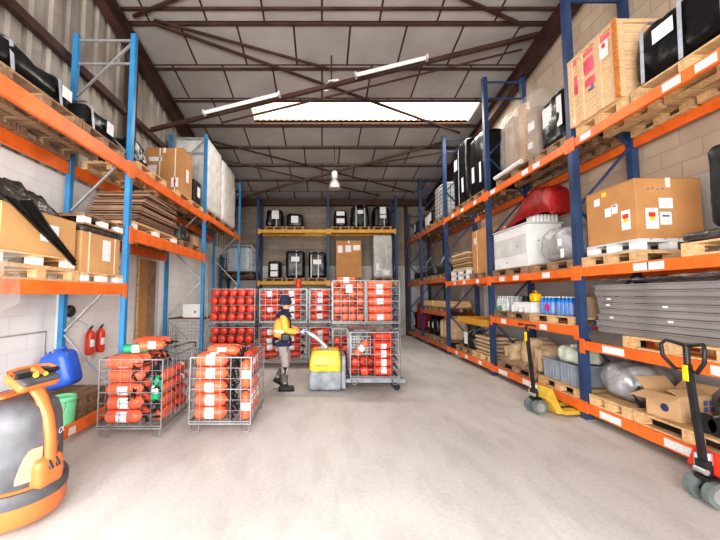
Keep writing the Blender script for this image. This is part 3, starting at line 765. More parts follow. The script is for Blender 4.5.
# bottom level
T4 = .242
pallet((XC, 4.78, T4), .68, .92, 'wooden pallet under the silver wrapped round bale, bottom level')
pallet((XC, 3.76, T4), 1.3, .92, 'wooden pallet under the opened carton at the bottom of the right rack')
t = wrapped('round bale wrapped in silver grey film on the bottom level', (4.2, 4.77, T4 + .146), (.68, .64, .50), 'silver', [], [], 31, .26, .02, .05, name='wrapped_bale', cat='bale')
b = MB()
for i in range(7): b.tube([(-.30 + .01*i, -.36, .02), (-.34 + .012*i, -.34 + .02*i, .16), (-.26 + .02*i, -.33 + .02*i, .27 - .01*i)], .012, 6)
b.build('film_tail', 'dfilm', t)
def open_box(label, loc, W, D, H, rz):
    t = thing('open_carton', label, 'box', loc, rz); th = .008
    b = MB(); b.box(-W/2, W/2, -D/2, D/2, 0, th); b.box(-W/2, -W/2+th, -D/2, D/2, th, H); b.box(W/2-th, W/2, -D/2, D/2, th, H); b.box(-W/2+th, W/2-th, -D/2, -D/2+th, th, H); b.box(-W/2+th, W/2-th, D/2-th, D/2, th, H)
    b.build('carton', 'card_pale', t)
    for (a, c, e, f) in (((-W/2, -D/2, H), (-W/2, D/2, H), (-W/2 - .2, D/2 + .02, H - .05), (-W/2 - .2, -D/2 - .02, H - .05)), ((-W/2, -D/2, H), (W/2, -D/2, H), (W/2, -D/2 + .12, H + .05), (-W/2, -D/2 + .12, H + .05)), ((W/2, -D/2, H), (W/2, D/2, H), (W/2 + .12, D/2, H + .08), (W/2 + .12, -D/2, H + .08)), ((-W/2, D/2, H), (W/2, D/2, H), (W/2, D/2 + .1, H + .12), (-W/2, D/2 + .1, H + .12))):
        o = MB().quad(a, c, e, f).build('flap', 'card_pale', t); s = o.modifiers.new('thick', 'SOLIDIFY'); s.thickness = .006
    for x, z in ((.12, .13), (.2, .13), (.12, .2), (.2, .2)):
        b = MB(); b.box(x - .028, x + .028, -D/2 - .002, -D/2 - .0005, z - .028, z + .028); b.build('printed_mark', 'inkblue', t)
    b = MB(); b.lathe([(.045, 0), (.03, 0)], 20, Matrix.Translation((-W/2 - .001, -.02, .12)) @ Matrix.Rotation(R(90), 4, 'Y')); b.build('printed_mark', 'inkblue', t)
    return t
open_box('opened brown carton with its flap folded out beside the silver bale', (4.12, 4.15, T4 + .146), .42, .36, .28, R(8))
wrapped('black sack slumped behind the opened carton near the black tiller', (4.4, 3.6, T4 + .146), (.5, .6, .42), 'dfilm', [], [], 33, .18, .1, .04, name='black_sack', cat='sack', sag=.05)
scrap('dark machine part low on the rack behind the black pallet jack tiller', (4.0, 3.58, T4 + .146), .4, 12, .3).scale = (.4, 1, .8)
pallet((XC, 5.8, T4), 1.0, .92, 'wooden pallet under the two grey plastic crates, bottom level')
pallet((XC, 7.1, T4), 1.3, .92, 'worn pallet under brown sacks beyond the grey crates', 'wood_dim')
def plastic_crate(label, loc):
    t = thing('plastic_crate', label, 'crate', loc); W, D, H = .56, .36, .32
    b = MB(); b.box(-W/2, W/2, -D/2, D/2, 0, .012)
    for s in (-1, 1):
        b.box(*sorted((s*W/2, s*(W/2 - .012))), -D/2, D/2, .012, H); b.box(-W/2 + .012, W/2 - .012, *sorted((s*D/2, s*(D/2 - .012))), .012, H)
        for i in range(5): b.box(*sorted((s*W/2, s*(W/2 + .012))), -D/2 + .02 + i*.075, -D/2 + .032 + i*.075, .02, H - .03)
        for i in range(7): b.box(-W/2 + .03 + i*.08, -W/2 + .042 + i*.08, *sorted((s*D/2, s*(D/2 + .012))), .02, H - .03)
    b.build('bin', 'greycrate', t); b = MB()
    for s in (-1, 1): b.box(*sorted((s*W/2, s*(W/2 + .02))), -D/2 - .02, D/2 + .02, H - .03, H); b.box(-W/2, W/2, *sorted((s*D/2, s*(D/2 + .02))), H - .03, H)
    b.build('rim', 'greycrate', t); return t
plastic_crate('grey plastic crate next to the blue upright, under the pale green bag', (4.16, 5.62, T4 + .146))
plastic_crate('grey plastic crate farther from the upright, beside the brown sacks', (4.16, 6.05, T4 + .146))
sack('pale green cloth bag lying on the nearer grey plastic crate', (4.15, 5.7, T4 + .146 + .324), (.5, .5, .26), 'sage', 41, None, 'cloth_bag', 'bag', .09, .05, 0, .05)
for i, (y, w, d, h, x) in enumerate(((6.55, .6, .36, .52, 4.22), (6.96, .6, .36, .62, 4.25), (7.34, .6, .34, .5, 4.2), (7.66, .5, .24, .42, 4.2))):
    sack(['slumped brown sack nearest the grey crates', 'tallest brown sack in the middle of the row', 'third brown sack from the grey crates', 'small brown sack last in the row by the upright'][i] + ', bottom level', (x, y, T4 + .146), (w, d - .08, h - .08), 'tan', 50 + i, r=.06, amp=.06)
for i in range(4):
    board('thin scrap board leaning flat before the brown sacks', (3.87 , 6.6 + i * .3, T4 + .146), (.06, .26, .07 + .05 * (i % 2)), 'card_dull', 'scrap boards before the brown sacks')
pallet((XC, 8.55, T4), .95, .92, 'pallet under the pile of paper sacks past the second upright')
for i in range(5): sack('flat tan paper sack in the pile past the second upright', (4.16 + rnd.uniform(-.02, .02), 8.46, T4 + .146 + i * .088), (.68, .74, .078), 'tan', 60 + i, 'pile of flat paper sacks', 'paper_sack', 'sack', .04, .006, 0, 0, .0)
pallet((XC, 9.6, T4), 1.05, .92, 'pallet under the dark machine with a white sheet', 'wood_dim')
t = scrap('dark machine with white sheet carrying a yellow wooden tray', (4.2, 9.5, T4 + .146), .9, 17, .62)
MB().box(-.34, -.332, -.1, .12, .1, .42).build('paper_label', 'paper', t)
MB().box(-.3, .3, -.4, .4, .625, .655).build('top_plate', 'blackm', t)
t = thing('wooden_tray', 'orange yellow wooden tray on top of the dark machine', 'tray', (4.05, 9.0, T4 + .146 + .66))
b = MB(); b.box(-.3, .3, -.75, .75, 0, .02); b.build('base', 'osb', t)
for s in (-1, 1): MB().box(*sorted((s*.3, s*.28)), -.75, .75, .0205, .16).build('side_board', 'yellow_beam', t); MB().box(-.2795, .2795, *sorted((s*.75, s*.73)), .0205, .16).build('end_board', 'yellow_beam', t)
pallet((XC, 11.36, T4), 1.1, .92, 'pallet under upright brown sacks far along the bottom level', 'wood_dim')
pallet((XC, 12.65, T4), 1.1, .92, 'pallet under black bags far along the bottom level', 'wood_dim')
for i in range(3): sack('tall brown sack standing far along the bottom level', (4.2, 10.98 + i * .33, T4 + .146), (.6, .3, .72 - .05*i), 'tan', 70 + i, 'tall brown sacks under the tan boards')
for i in range(2): wrapped('black bag standing past the tall brown sacks', (4.2, 12.4 + i * .46, T4 + .146), (.6, .4, .62), 'black', [('x-', 0, .35, .12, .2)], [], 75 + i, .14, .12, .03, group='black bags past the tall brown sacks', name='black_bag', cat='bag')
pallet((XC, 14.4, T4), 1.1, .92, 'pallet at the far end of the bottom level with dark red cover', 'wood_dim')
wrapped('dark red covered load at the far end of the right rack bottom', (4.2, 14.2, T4 + .146), (.66, .7, 1.1), 'tarp', [], [], 81, .12, .12, .03)
wrapped('black load beside the dark red cover at the far end', (4.2, 14.85, T4 + .146), (.6, .4, .7), 'black', [('x-', 0, .3, .2, .3)], [], 82, .1, .1, .03)

# ================================================================== LEFT RACK
XL0 = -3.575
T5 = 3.902
for y, L, lab in ((2.6, 1.1, 'pallet at the frame edge under the long black load, top of the blue rack'), (3.8, 1.15, 'second pallet under the long black load, top of the blue rack'), (4.88, .95, 'pallet under the small strapped black load by the blue upright')):
    pallet((XL0, y, T5), L, .95, lab, 'wood_dim')
wrapped('long black strapped load at the top of the light blue rack', (XL0, 3.18, T5 + .146), (.88, 2.3, .37), 'black', [('x+', .95, .20, .16, .14)], [('y', .86), ('y', .2)], 91, .16, .10, .035)
wrapped('smaller black load with bright film end by the first blue upright', (XL0, 4.92, T5 + .146), (.84, .84, .40), 'black', [('x+', .12, .20, .16, .18)], [('y', -.25)], 92, .16, .12, .03)
o = MB().boxc((0, 0, 0), (.03, 2.6, .14)).build('wood_board', 'wood_dim'); o.location = (-4.07, 3.3, T5 + .146 + .07); tag(o, 'long board on edge behind the black load against the cladding', 'board')
pallet((XL0, 6.3, T5), 1.1, .95, 'pallet with dark bundles just past the first blue upright, top level')
pallet((XL0, 8.2, T5), 1.6, .95, 'pallet under the brown carton with white labels, top of blue rack')
wrapped('small black bundle just past the first blue upright, top level', (XL0, 6.1, T5 + .146), (.7, .6, .50), 'black', [], [], 93, .16, .12, .06)
carton('brown carton with white labels and straps on top of the light blue rack', (XL0, 8.02, T5 + .146), (.86, .56, 1.08), 'card', [('y-', -.27, .56, .2, .24), ('y-', -.2, .82, .3, .1), ('y-', .25, .28, .16, .22), ('x+', -.02, .5, .16, .3)], [('x', .25), ('x', -.1)],
       marks=[(('y-', .25, .3, .05, .08), 'inkred')])
wrapped('small black carton with white label between brown carton and white tall load', (XL0 + .1, 8.72, T5 + .146), (.66, .44, .62), 'blackm', [('x+', .02, .34, .2, .26)], [], 94, .02, .0, .004, 10)
pallet((XL0, 10.0, 3.952), 1.45, .95, 'pallet under the nearer tall white load, top of blue rack', 'wood_dim')
pallet((XL0, 11.75, 3.952), 1.75, .95, 'pallet under the farther tall white load, top of blue rack', 'wood_dim')
wrapped('nearer tall white film wrapped load behind the second blue upright', (XL0, 9.98, 4.098), (.90, 1.36, 2.02), 'whitefilm', [], [('x', -.2), ('x', .22)], 95, .03, .01, .008, pleat=1.5, strapm='greyw')
wrapped('farther tall white film wrapped load with rounded top, top of blue rack', (XL0, 11.72, 4.098), (.90, 1.6, 2.08), 'whitefilm', [], [], 96, .16, .02, .015, pleat=1.8)
# middle level, first bay
T6 = 1.952
pallet((XL0, 2.6, T6), 1.15, .95, 'wooden pallet at the frame edge, middle level of the blue rack')
pallet((XL0, 3.86, T6), 1.2, .95, 'wooden pallet under the carton with black film, middle level of blue rack')
pallet((XL0, 3.84, T6 + .146), 1.14, .9, 'white block pallet directly under the carton with black film', 'wood', 'white')
pallet((XL0, 4.98, T6), .94, .95, 'white block pallet under the strapped orange brown carton', 'wood', 'white')
zA = T6 + .292
carton('orange brown carton half covered by black film on the blue rack', (XL0 + .02, 3.88, zA), (.86, 1.04, .47), 'card_lit', [('x+', .1, .25, .26, .2)])
carton('orange brown carton with white straps and paper beside the blue upright', (XL0 + .02, 4.96, T6 + .146), (.84, .86, .54), 'card_lit', [('x+', .1, .33, .18, .3)], [('y', -.28), ('y', .3)])
o = wrapped('black film cap on the strapped orange brown carton', (XL0 + .02, 4.96, T6 + .146 + .542), (.86, .88, .07), 'dfilm', [], [], 97, .02, 0, .008, 10, name='film_cover', cat='plastic film')
pallet((XL0 + .02, 4.96, T6 + .146 + .625), .9, .9, 'white block pallet on top of the strapped orange brown carton', 'wood_dim', 'white')
# black film heaped on carton and a tail hanging over its front
t = thing('film_cover', 'black and grey film heaped on the orange brown carton, one tail hanging down', 'plastic film', (XL0, 3.8, zA + .472))
def heap(u, v):
    x = -.40 + u * .84; y = -.65 + v * 1.15
    h = .24 * math.exp(-((v - .42) / .45) ** 2) + .05 + .10 * noise.noise(Vector((u * 5, v * 7, 1))) + .05 * noise.noise(Vector((u * 14, v * 18, 3)))
    e = min(1, 6 * min(u, 1 - u), 6 * min(v, 1 - v)); return (x, y, max(.004, h * e))
MB().grid(heap, 26, 34).build('film_heap', 'dfilm', t)
def tail(u, v):
    y = -.36 + v * .92 + (u - .5) * .50 * (1 - .85 * v); z = .10 - v * .60 - .06 * math.sin(u * 3.1)
    x = .462 + .02 * math.sin(u * 16 + v * 3) + .02
    return (x, y, z)
MB().grid(tail, 14, 20).build('film_tail', 'black', t)
# clear film hanging at the frame edge
def hang(u, v): return (-3.035 + .012 * math.sin(u * 9 + v * 4), 2.75 + u * .78, 2.22 - v * (.62 - .12 * (u ** 4)))
o = MB().grid(hang, 14, 12).build('film_sheet', 'clear'); tag(o, 'clear plastic sheet hanging over the orange beam at the frame edge', 'plastic film')
# second bay, raised middle level
T7 = 2.862
pallet((XL0, 6.55, T7), 1.75, .95, 'white block pallet under the heap of brown boards', 'wood', 'white')
z = T7 + .146
for i in range(14):
    L = 1.55 - .02 * i; th = .022 if i % 3 else .034
    o = MB().boxc((0, 0, th / 2), (.90, L, th)).build('board_sheet', 'sheet'); o.location = (XL0 + rnd.uniform(-.05, .05) + .02, 6.52 + i * .014 + rnd.uniform(-.05, .05), z); o.rotation_euler = (0, 0, rnd.uniform(-.05, .05))
    tag(o, 'thin brown board in the heap on the white block pallet', 'board', 'heap of brown boards'); z += th + (.022 if i % 4 == 3 else .006) + .008
pallet((XL0, 8.3, T7), 1.3, .95, 'worn pallet with dark goods past the brown boards', 'wood_dim')
wrapped('dark bundle past the heap of brown boards, middle of blue rack', (XL0 + .05, 7.95, T7 + .146), (.8, .5, .42), 'dfilm', [], [], 98, .1, .1, .05)
wrapped('small red bundle past the brown boards, middle of blue rack', (XL0 + .08, 8.36, T7 + .146), (.6, .26, .34), 'tarp', [], [], 99, .1, .1, .04)
carton('small brown carton beside the second blue upright, middle of blue rack', (XL0 + .1, 8.75, T7 + .146), (.6, .36, .26), 'card_dull')
# ---------------------------------------------------------------- floor beside the left wall
o = MB().box(-.03, .03, -.72, .72, -.07, .07).build('rack_beam', 'orange', None, .006); o.location = (-3.12, 4.72, .12); tag(o, 'orange beam along the floor in front of the buckets', 'beam')
MB().box(.031, .034, -.33, -.20, -.045, .045).build('label_card', 'paper', o)
for s in (-.5, .5): MB().box(-.05, .05, s - .04, s + .04, -.12, -.07).build('foot_block', 'blackm', o)
for i, lab in enumerate(('lowest pallet of the low pile carrying the blue drum', 'middle pallet of the low pile carrying the blue drum', 'top pallet of the low pile carrying the blue drum')):
    pallet((-3.63, 5.09, .002 + i * .146), .62, .8, lab, 'wood_dim')
t = thing('plastic_drum', 'blue plastic drum tilted on the low pallet pile by the white wall', 'drum', (-3.64, 5.02, .445))
T = Matrix.Rotation(R(-17), 4, 'Y')
MB().lump(.40, .34, .50, .10, 12, .0, c=(0, 0, 0), T=Matrix.Translation((.04, 0, .062)) @ T).build('drum_body', 'jblue', t)
b = MB(); T2 = Matrix.Translation((.04, 0, .062)) @ T; b.cyl(T2 @ Vector((-.12, 0, .49)), T2 @ Vector((-.12, 0, .535)), .035, 14); b.build('cap', 'jblue', t)
MB().tube([T2 @ Vector(p) for p in ((.14, 0, .48), (.13, 0, .53), (-.03, 0, .53), (-.04, 0, .48))], .018).build('handle', 'jblue', t)
def bucket(label, loc, m, r=.14, h=.5):
    t = thing('bucket', label, 'bucket', loc)
    MB().lathe([(r*.88, 0), (r, h), (r*.93, h), (r*.82, .02), (0.0, .02)], 24).build('pail', m, t)
    MB().lathe([(r + .001, h - .05), (r + .012, h - .05), (r + .012, h - .03), (r + .001, h - .03)], 24).build('rim', m, t)
    pts = [(r*math.cos(a)*1.02, .05 + .0, h - .03 - .22*math.sin(a)) for a in [k*math.pi/12 for k in range(13)]]
    MB().tube([(p[0], -r - .016 + 0*p[1] - .0, p[2]) for p in pts], .005, 6).build('handle', 'wire', t)
    return t
bucket('mint green bucket behind the orange floor beam', (-3.31, 4.59, 0), 'jgreen', .14, .50)
bucket('white bucket beside the mint green one behind the orange floor beam', (-3.62, 4.53, 0), 'white', .14, .49)
# two extinguishers on the wall, bell and cable
def ext_thing(label, loc, group, rot=(0, 0, 0), r=.075, L=.50, m='red', detail=True, lab=True):
    """cylinder along local z, base at 0"""
    t = thing('fire_extinguisher', label, 'fire extinguisher', loc, 0, group); t.rotation_euler = rot
    k = L
    n = 20 if detail else 14
    MB().lathe([(0, 0), (r*.6, 0), (r*.93, .012), (r, .035), (r, k*.80), (r*.92, k*.86), (r*.6, k*.92), (r*.26, k*.95), (r*.24, k*.98)], n).build('cylinder', m, t)
    b = MB(); b.cyl((0, 0, k*.975), (0, 0, k*1.03), r*.3, 10); b.bar((-r*.1, 0, k*1.03), (r*1.0, 0, k*1.07), r*.3, r*.12); b.bar((-r*.1, 0, k*1.05), (r*.95, 0, k*1.13), r*.3, r*.12)
    b.build('valve', 'blackm', t)
    if lab:
        b = MB(); a0, a1 = -math.pi/2 - .95, -math.pi/2 + .95; q = 8; rr = r + .0015
        v = []
        for i in range(q + 1):
            a = a0 + (a1 - a0) * i / q
            for z in (k*.32, k*.60): v.append((rr*math.cos(a), rr*math.sin(a), z))
        b.add(v, [(2*i, 2*i+2, 2*i+3, 2*i+1) for i in range(q)], True); b.build('label_sleeve', 'paper', t)
    if detail:
        MB().tube([(-r*.2, 0, k*1.0), (-r*.75, 0, k*1.0), (-r*.93, 0, k*.92), (-r*.96, 0, k*.84), (-r*.99, 0, k*.70)], .006, 6).build('hose', 'rubber', t)
    return t
for y, lab in ((6.36, 'red wall extinguisher nearer the blue drum, hanging under the blue rack'), (6.66, 'red wall extinguisher farther along, beside the tan board edge')):
    ext_thing(lab, (-4.165, y, .72), None, (0, 0, R(90)), .07, .46)
t = thing('alarm_bell', 'round dark alarm bell on the white wall under the blue rack', 'bell', (XL + .002, 5.92, 1.52))
MB().lathe([(.10, 0), (.10, .03), (.07, .06), (0, .07)], 20, Matrix.Rotation(R(90), 4, 'Y')).build('gong', 'tin', t); MB().box(0, .05, -.05, .05, -.16, -.105).build('box', 'greyw', t)
o = MB().tube([(XL + .02, 6.0, 1.4), (XL + .03, 6.35, 1.25), (XL + .03, 6.4, .7), (XL + .03, 6.1, .45), (XL + .03, 5.9, .7), (XL + .02, 5.88, 1.35)], .008, 6).build('hanging_cable', 'greyw'); tag(o, 'grey cable looping down the white wall from the bell', 'cable')
o = MB().box(-.025, .025, -.02, .36, 0, 2.62).build('tan_board', 'tan_board'); o.location = (-4.19, 8.0, 0); tag(o, 'tall light tan board standing against the white wall, near half', 'board')
o = MB().box(-.025, .025, .0, .40, 0, 2.62).build('tan_board', 'card_dull'); o.location = (-4.19, 8.37, 0); tag(o, 'tall dull brown board standing against the white wall, far half', 'board')
# ------------------------------------------------------------------ wire cages
def make_cage(label, loc, w, d, h=.97, nx=.13, nz=6, r=.003, group=None, rz=0., m='wire'):
    t = thing('wire_cage', label, 'wire cage', loc, rz, group); z0 = .12; e = .012
    X, Y = w/2, d/2
    b = MB()
    for s in (-1, 1):
        b.bar((-X, s*Y, z0), (X, s*Y, z0), e*1.6, e*1.6); b.bar((s*X, -Y, z0), (s*X, Y, z0), e*1.6, e*1.6)
    n = max(3, int(w/.1))
    for i in range(1, n): b.bar((-X + i*w/n, -Y, z0), (-X + i*w/n, Y, z0), r*2, r*2)
    for i in range(1, 5): b.bar((-X, -Y + i*d/5, z0 - .008), (X, -Y + i*d/5, z0 - .008), r*2, r*2)
    b.build('base_grid', m, t)
    def panel(ax, s):
        b = MB(); L = w if ax == 'x' else d
        def P(u, z): return (u, s*Y, z) if ax == 'x' else (s*X, u, z)
        k = max(3, int(L / nx))
        for i in (range(k + 1) if ax == 'x' else range(1, k)):
            q = r if 0 < i < k else e*.6
            b.bar(P(-L/2 + i*L/k, z0 + .01), P(-L/2 + i*L/k, h), q*2, q*2)
        for j in range(nz + 1):
            q = r if 0 < j < nz else e*.6
            if j == nz//2: q = r*1.8
            z = z0 + .03 + j*(h - z0 - .03)/nz; b.bar(P(-L/2 + e*.61, z), P(L/2 - e*.61, z), q*2, q*2)
        b.build('mesh_panel', m, t)
    for s in (-1, 1): panel('x', s); panel('y', s)
    for sx in (-1, 1):
        for sy in (-1, 1):
            b = MB(); x, y = sx*(X - .07), sy*(Y - .03)
            b.tube([(x - .05, y, z0 - .01), (x - .045, y, .014), (x - .03, y, .008), (x + .03, y, .008), (x + .045, y, .014), (x + .05, y, z0 - .01)], .008, 6)
            b.build('foot', m, t)
    return t
RX = (0, R(90), 0)          # lying along +x, label turned to the aisle
RXm = (R(180), R(-90), 0)
RYt = (R(-90), 0, 0)        # base turned to the aisle
RYh = (R(90), 0, 0)         # valve turned to the aisle
PROTO = {}
def ext(label, loc, group, rot, r=.075, L=.5, m='red', detail=True, lab=True, roll=None):
    key = (r, L, m, detail, lab)
    if rot is RYh and loc[1] > 6.4: loc = (loc[0], loc[1] + L * 1.14, loc[2])
    roll = rnd.uniform(-.3, .3) if roll is None else roll
    rot = (Euler(rot).to_matrix() @ Matrix.Rotation(roll, 3, 'Z')).to_euler()
    if key in PROTO: return dup(PROTO[key], label, loc, None, group, rot)
    PROTO[key] = ext_thing(label, loc, group, rot, r, L, m, detail, lab); return PROTO[key]
def jit(a): return rnd.uniform(-a, a)
# nearest pair of cages
make_cage('front wire cage beside the blue rack, with green cylinders on its load', (-2.50, 5.02, 0), .80, 1.0)
make_cage('front wire cage standing in the open aisle, nearer the yellow truck', (-1.33, 5.18, 0), .80, 1.0)
def block(cx, cy, z0, w, d):
    return cx - w/2 + .03, cy - d/2 + .03, z0 + .14
# cage 1
g = 'orange red extinguishers in the front cage beside the blue rack'; lb = 'orange red extinguisher in the front cage beside the blue rack'
x0, y0, z0 = -2.86, 4.55, .14
for k in range(5):
    for j in range(2):
        ext(lb, (x0 + .005 + jit(.015) + .03*(k % 2), y0 + .092 + j*.18, z0 + .088 + k*.172), g, (0, R(90) - .02, 0), .082, .47, 'red_lit', roll=rnd.choice((0, .4, 1.7, 2.6, -1.8)))
for k in range(4):
    for j in range(1):
        ext(lb, (-2.215, y0 + .52, z0 + .085 + k*.163), g, RYh, .074, .42, 'red_lit')
for k in range(4): ext(lb, (-2.215, y0 + .93, z0 + .085 + k*.163), g, RYh, .074, .33, 'red', roll=k)
for k in range(2): ext('orange red extinguisher on top of the far half of the cage beside the blue rack', (-2.80, 5.16 + k*.18, 1.09), 'extinguishers on top, far half of the cage by blue rack', (0, R(90), 0), .078, .46, 'red_lit', roll=1.5)
for k in range(3): ext(lb, (x0 + .02, y0 + .46 + k*.175, .86 + .03*(k == 1)), g, (0, R(90) - .05, jit(.1)), .074, .44, 'red_lit')
for k, (x, y, z, a) in enumerate(((-2.72, 4.72, 1.075, .25), (-2.70, 4.98, 1.07, -.1))):
    ext('green extinguisher lying ' + ('across the front' if k == 0 else 'behind the first one') + ' on top of the load beside the blue rack', (x, y, z), None, (0, R(90), a), .06, .34, 'green')
ext('green extinguisher standing inside the front cage beside the blue rack', (-2.25, 4.66, .42), None, (0, R(6), 0), .065, .34, 'green')
ext('orange red extinguisher laid slantwise on the front cage load nearest the blue rack', (-2.52, 4.72, 1.11), None, (0, R(90), .45), .06, .34, 'red_lit')
# cage 2
g = 'orange red extinguishers in the front cage in the aisle'; lb = 'orange red extinguisher lying in the front cage in the aisle'
x0, y0 = -1.69, 4.71
for k in range(5):
    for j in range(2): ext(lb, (x0 + .005 + jit(.008), y0 + .09 + j*.18, .14 + .088 + k*.172), g, (0, R(90), 0), .083, .43, 'red_lit')
for k in range(2): ext('orange red extinguisher standing at the outer edge of the aisle cage', (-1.02, y0 + .10 + 0*k, .15 + k*.42), 'standing extinguishers at the edge of the aisle cage', (0, 0, .3), .072, .36, 'red_lit')
for k in range(3): ext('orange red extinguisher standing along the outer side of the aisle cage', (-1.03, y0 + .30 + k*.2, .15), 'standing extinguishers along the side of the aisle cage', (0, 0, .5), .074, .46, 'red_lit')
for k in range(3): ext('orange red extinguisher in the upper layer of the aisle cage side', (-1.03, y0 + .30 + k*.2, .68), 'upper standing extinguishers along the aisle cage side', (0, 0, .2), .07, .34, 'red')
for k in range(2): ext('orange red extinguisher lying across the top of the aisle cage', (-1.62, y0 + .36 + k*.17, 1.0 + 0*k), 'extinguishers across the top of the aisle cage', (0, R(90), -.05), .075, .46, 'red_lit')
for k in range(3): ext(lb, (x0 + .01, y0 + .46 + k*.17, .86), g, (0, R(90), 0), .082, .43, 'red_lit')
# loose black hoses in both cages
for k, (x, y, z, s) in enumerate([(-2.22, 4.585, .62, 1), (-2.22, 4.585, .88, 1), (-2.21, 4.585, .40, 1), (-2.45, 4.557, .80, 1), (-2.5, 4.557, .52, 1)] + [(-1.19 + .03*(i % 2), 4.735 + .09*(i // 5), .26 + .15*(i % 5), 1) for i in range(10)]):
    r_ = random.Random(k); pts = [(r_.uniform(-.065, .065), r_.uniform(-.008, .03 if x > -2.4 and x < -2 or x > -2 else .0), r_.uniform(-.12, .12)) for _ in range(9)]
    o = MB().tube(pts, .012, 7).build('rubber_hose', 'rubber'); o.location = (x, y, z)
    tag(o, 'tangled black hose in the front cage ' + ('beside the blue rack' if x < -2 else 'in the aisle'), 'hose', 'black hoses in the cage ' + ('beside the blue rack' if x < -2 else 'in the aisle'))
t = thing('wire_offcut', 'grey wire panel sticking up at the back of the front cage by the blue rack', 'wire panel', (-2.1, 5.5, .97))
MB().tube([(-.25, -.06, .03), (.0, -.04, .10), (.06, 0.0, .09), (.05, .02, .02)], .012, 6).build('wire_loop', 'blackm', t)
for i in range(4): MB().bar((-.24 + i*.08, -.05, .0), (-.22 + i*.08, -.05, .06), .006, .006).build('wire_rod', 'wire', t)
for o in list(C.objects):   # settle the cage beside the rack and its load against the beam end
    if o.parent is None and o.get('category') in ('fire extinguisher', 'hose', 'wire cage', 'wire panel') and -2.95 < o.location.x < -2.0 and 4.5 < o.location.y < 5.7: o.location.x += .08
# back cages
def stack_pair(cx, cy, w, d, h, who, rr=.0042, nx=.15, nz=6):
    a = make_cage('lower wire cage of the ' + who, (cx, cy, 0), w, d, h, r=rr, nz=nz, nx=nx); b = make_cage('upper wire cage of the ' + who, (cx, cy, h + .004), w, d, h, r=rr, nz=nz, nx=nx); return a, b
who = 'stack by the blue rack, round red ends showing'
stack_pair(-2.31, 9.45, 1.2, 1.0, .97, who, .002, .3, 4)
for lev in range(2):
    for k in range(4 if lev else 4):
        for i in range(5):
            ext('red extinguisher end on in the ' + ('upper' if lev else 'lower') + ' cage of the stack by the blue rack', (-2.31 - .456 + i*.228 + (.018 if k % 2 else -.018), 9.03 + jit(.01), lev*.974 + .145 + .104 + k*.2075), ('upper' if lev else 'lower') + ' cage of round red ends', RYt, .103, .55, 'red', False, False)
who = 'stack behind the man, red extinguishers with white labels'
stack_pair(-.99, 9.45, 1.2, 1.0, .97, who)
for lev in range(2):
    for k in range(4):
        for i in range(2):
          for j in range(2):
            ext('red extinguisher with white label in the ' + ('upper' if lev else 'lower') + ' cage behind the man', (-1.56 + i*.56 + jit(.01), 9.09 + j*.21, lev*.974 + .15 + .09 + k*.192), ('upper' if lev else 'lower') + ' cage behind the man', (0, R(90) - .11 - .03*i, 0), .091, .49, 'red', False, True, roll=rnd.choice((0, .5, -.5, 1.0, 2.2)))
ext('single red extinguisher standing on top of the cage stack behind the man', (-.62, 9.2, 1.96 + .0), None, (0, 0, 0), .08, .26, 'red', False, False)
who = 'stack half hidden behind the bright red stack'
stack_pair(.27, 9.5, 1.18, 1.0, .97, who)
for lev in range(2):
    for k in range(4):
      for j in range(2): ext('red extinguisher with white label in the ' + ('upper' if lev else 'lower') + ' half hidden cage', (-.28 + jit(.01), 9.13 + j*.21, lev*.974 + .15 + .09 + k*.192), ('upper' if lev else 'lower') + ' half hidden cage', (0, R(90) - .13, 0), .091, .49, 'red', False, True, roll=rnd.choice((0, .5, -.5, 1.0, 2.2)))
who = 'bright red stack past the yellow truck'
stack_pair(.60, 8.2, .72, .92, 1.05, who)
for lev in range(2):
    for k in range(5 if lev else 4):
        for i in range(4 if lev else 2):
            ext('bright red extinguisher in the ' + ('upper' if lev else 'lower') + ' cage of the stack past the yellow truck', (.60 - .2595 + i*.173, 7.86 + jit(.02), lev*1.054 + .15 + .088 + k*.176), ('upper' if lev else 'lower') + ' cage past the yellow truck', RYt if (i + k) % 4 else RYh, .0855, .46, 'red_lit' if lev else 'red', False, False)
for i in range(3): ext('bright red extinguisher lying on top of the stack past the yellow truck', (.33, 7.9 + i*.17, 2.115), 'row on top of the stack past the yellow truck', RX, .078, .46, 'red_lit', False, True)
who = 'outermost red stack next to the navy back upright'
stack_pair(1.35, 8.2, .72, .92, 1.05, who)
for lev in range(2):
    for k in range(5):
      for j in range(2):
        ext('red extinguisher lying in the ' + ('upper' if lev else 'lower') + ' cage of the outermost stack', (1.03 + jit(.01), 7.86 + jit(.004) + j*.19, lev*1.054 + .15 + .09 + k*.176 + j*.02), ('upper' if lev else 'lower') + ' cage of the outermost stack', (0, R(90) - .02, 0), .084, .57, 'red_lit', False, True, roll=rnd.choice((0, .6, -.6, 2.0)))
o = MB().box(-.07, .07, -.002, .002, -.09, .09).build('paper_sheet', 'white'); o.location = (.60, 7.733, 1.93); tag(o, 'white paper sheet on the bright red cage past the yellow truck', 'paper')
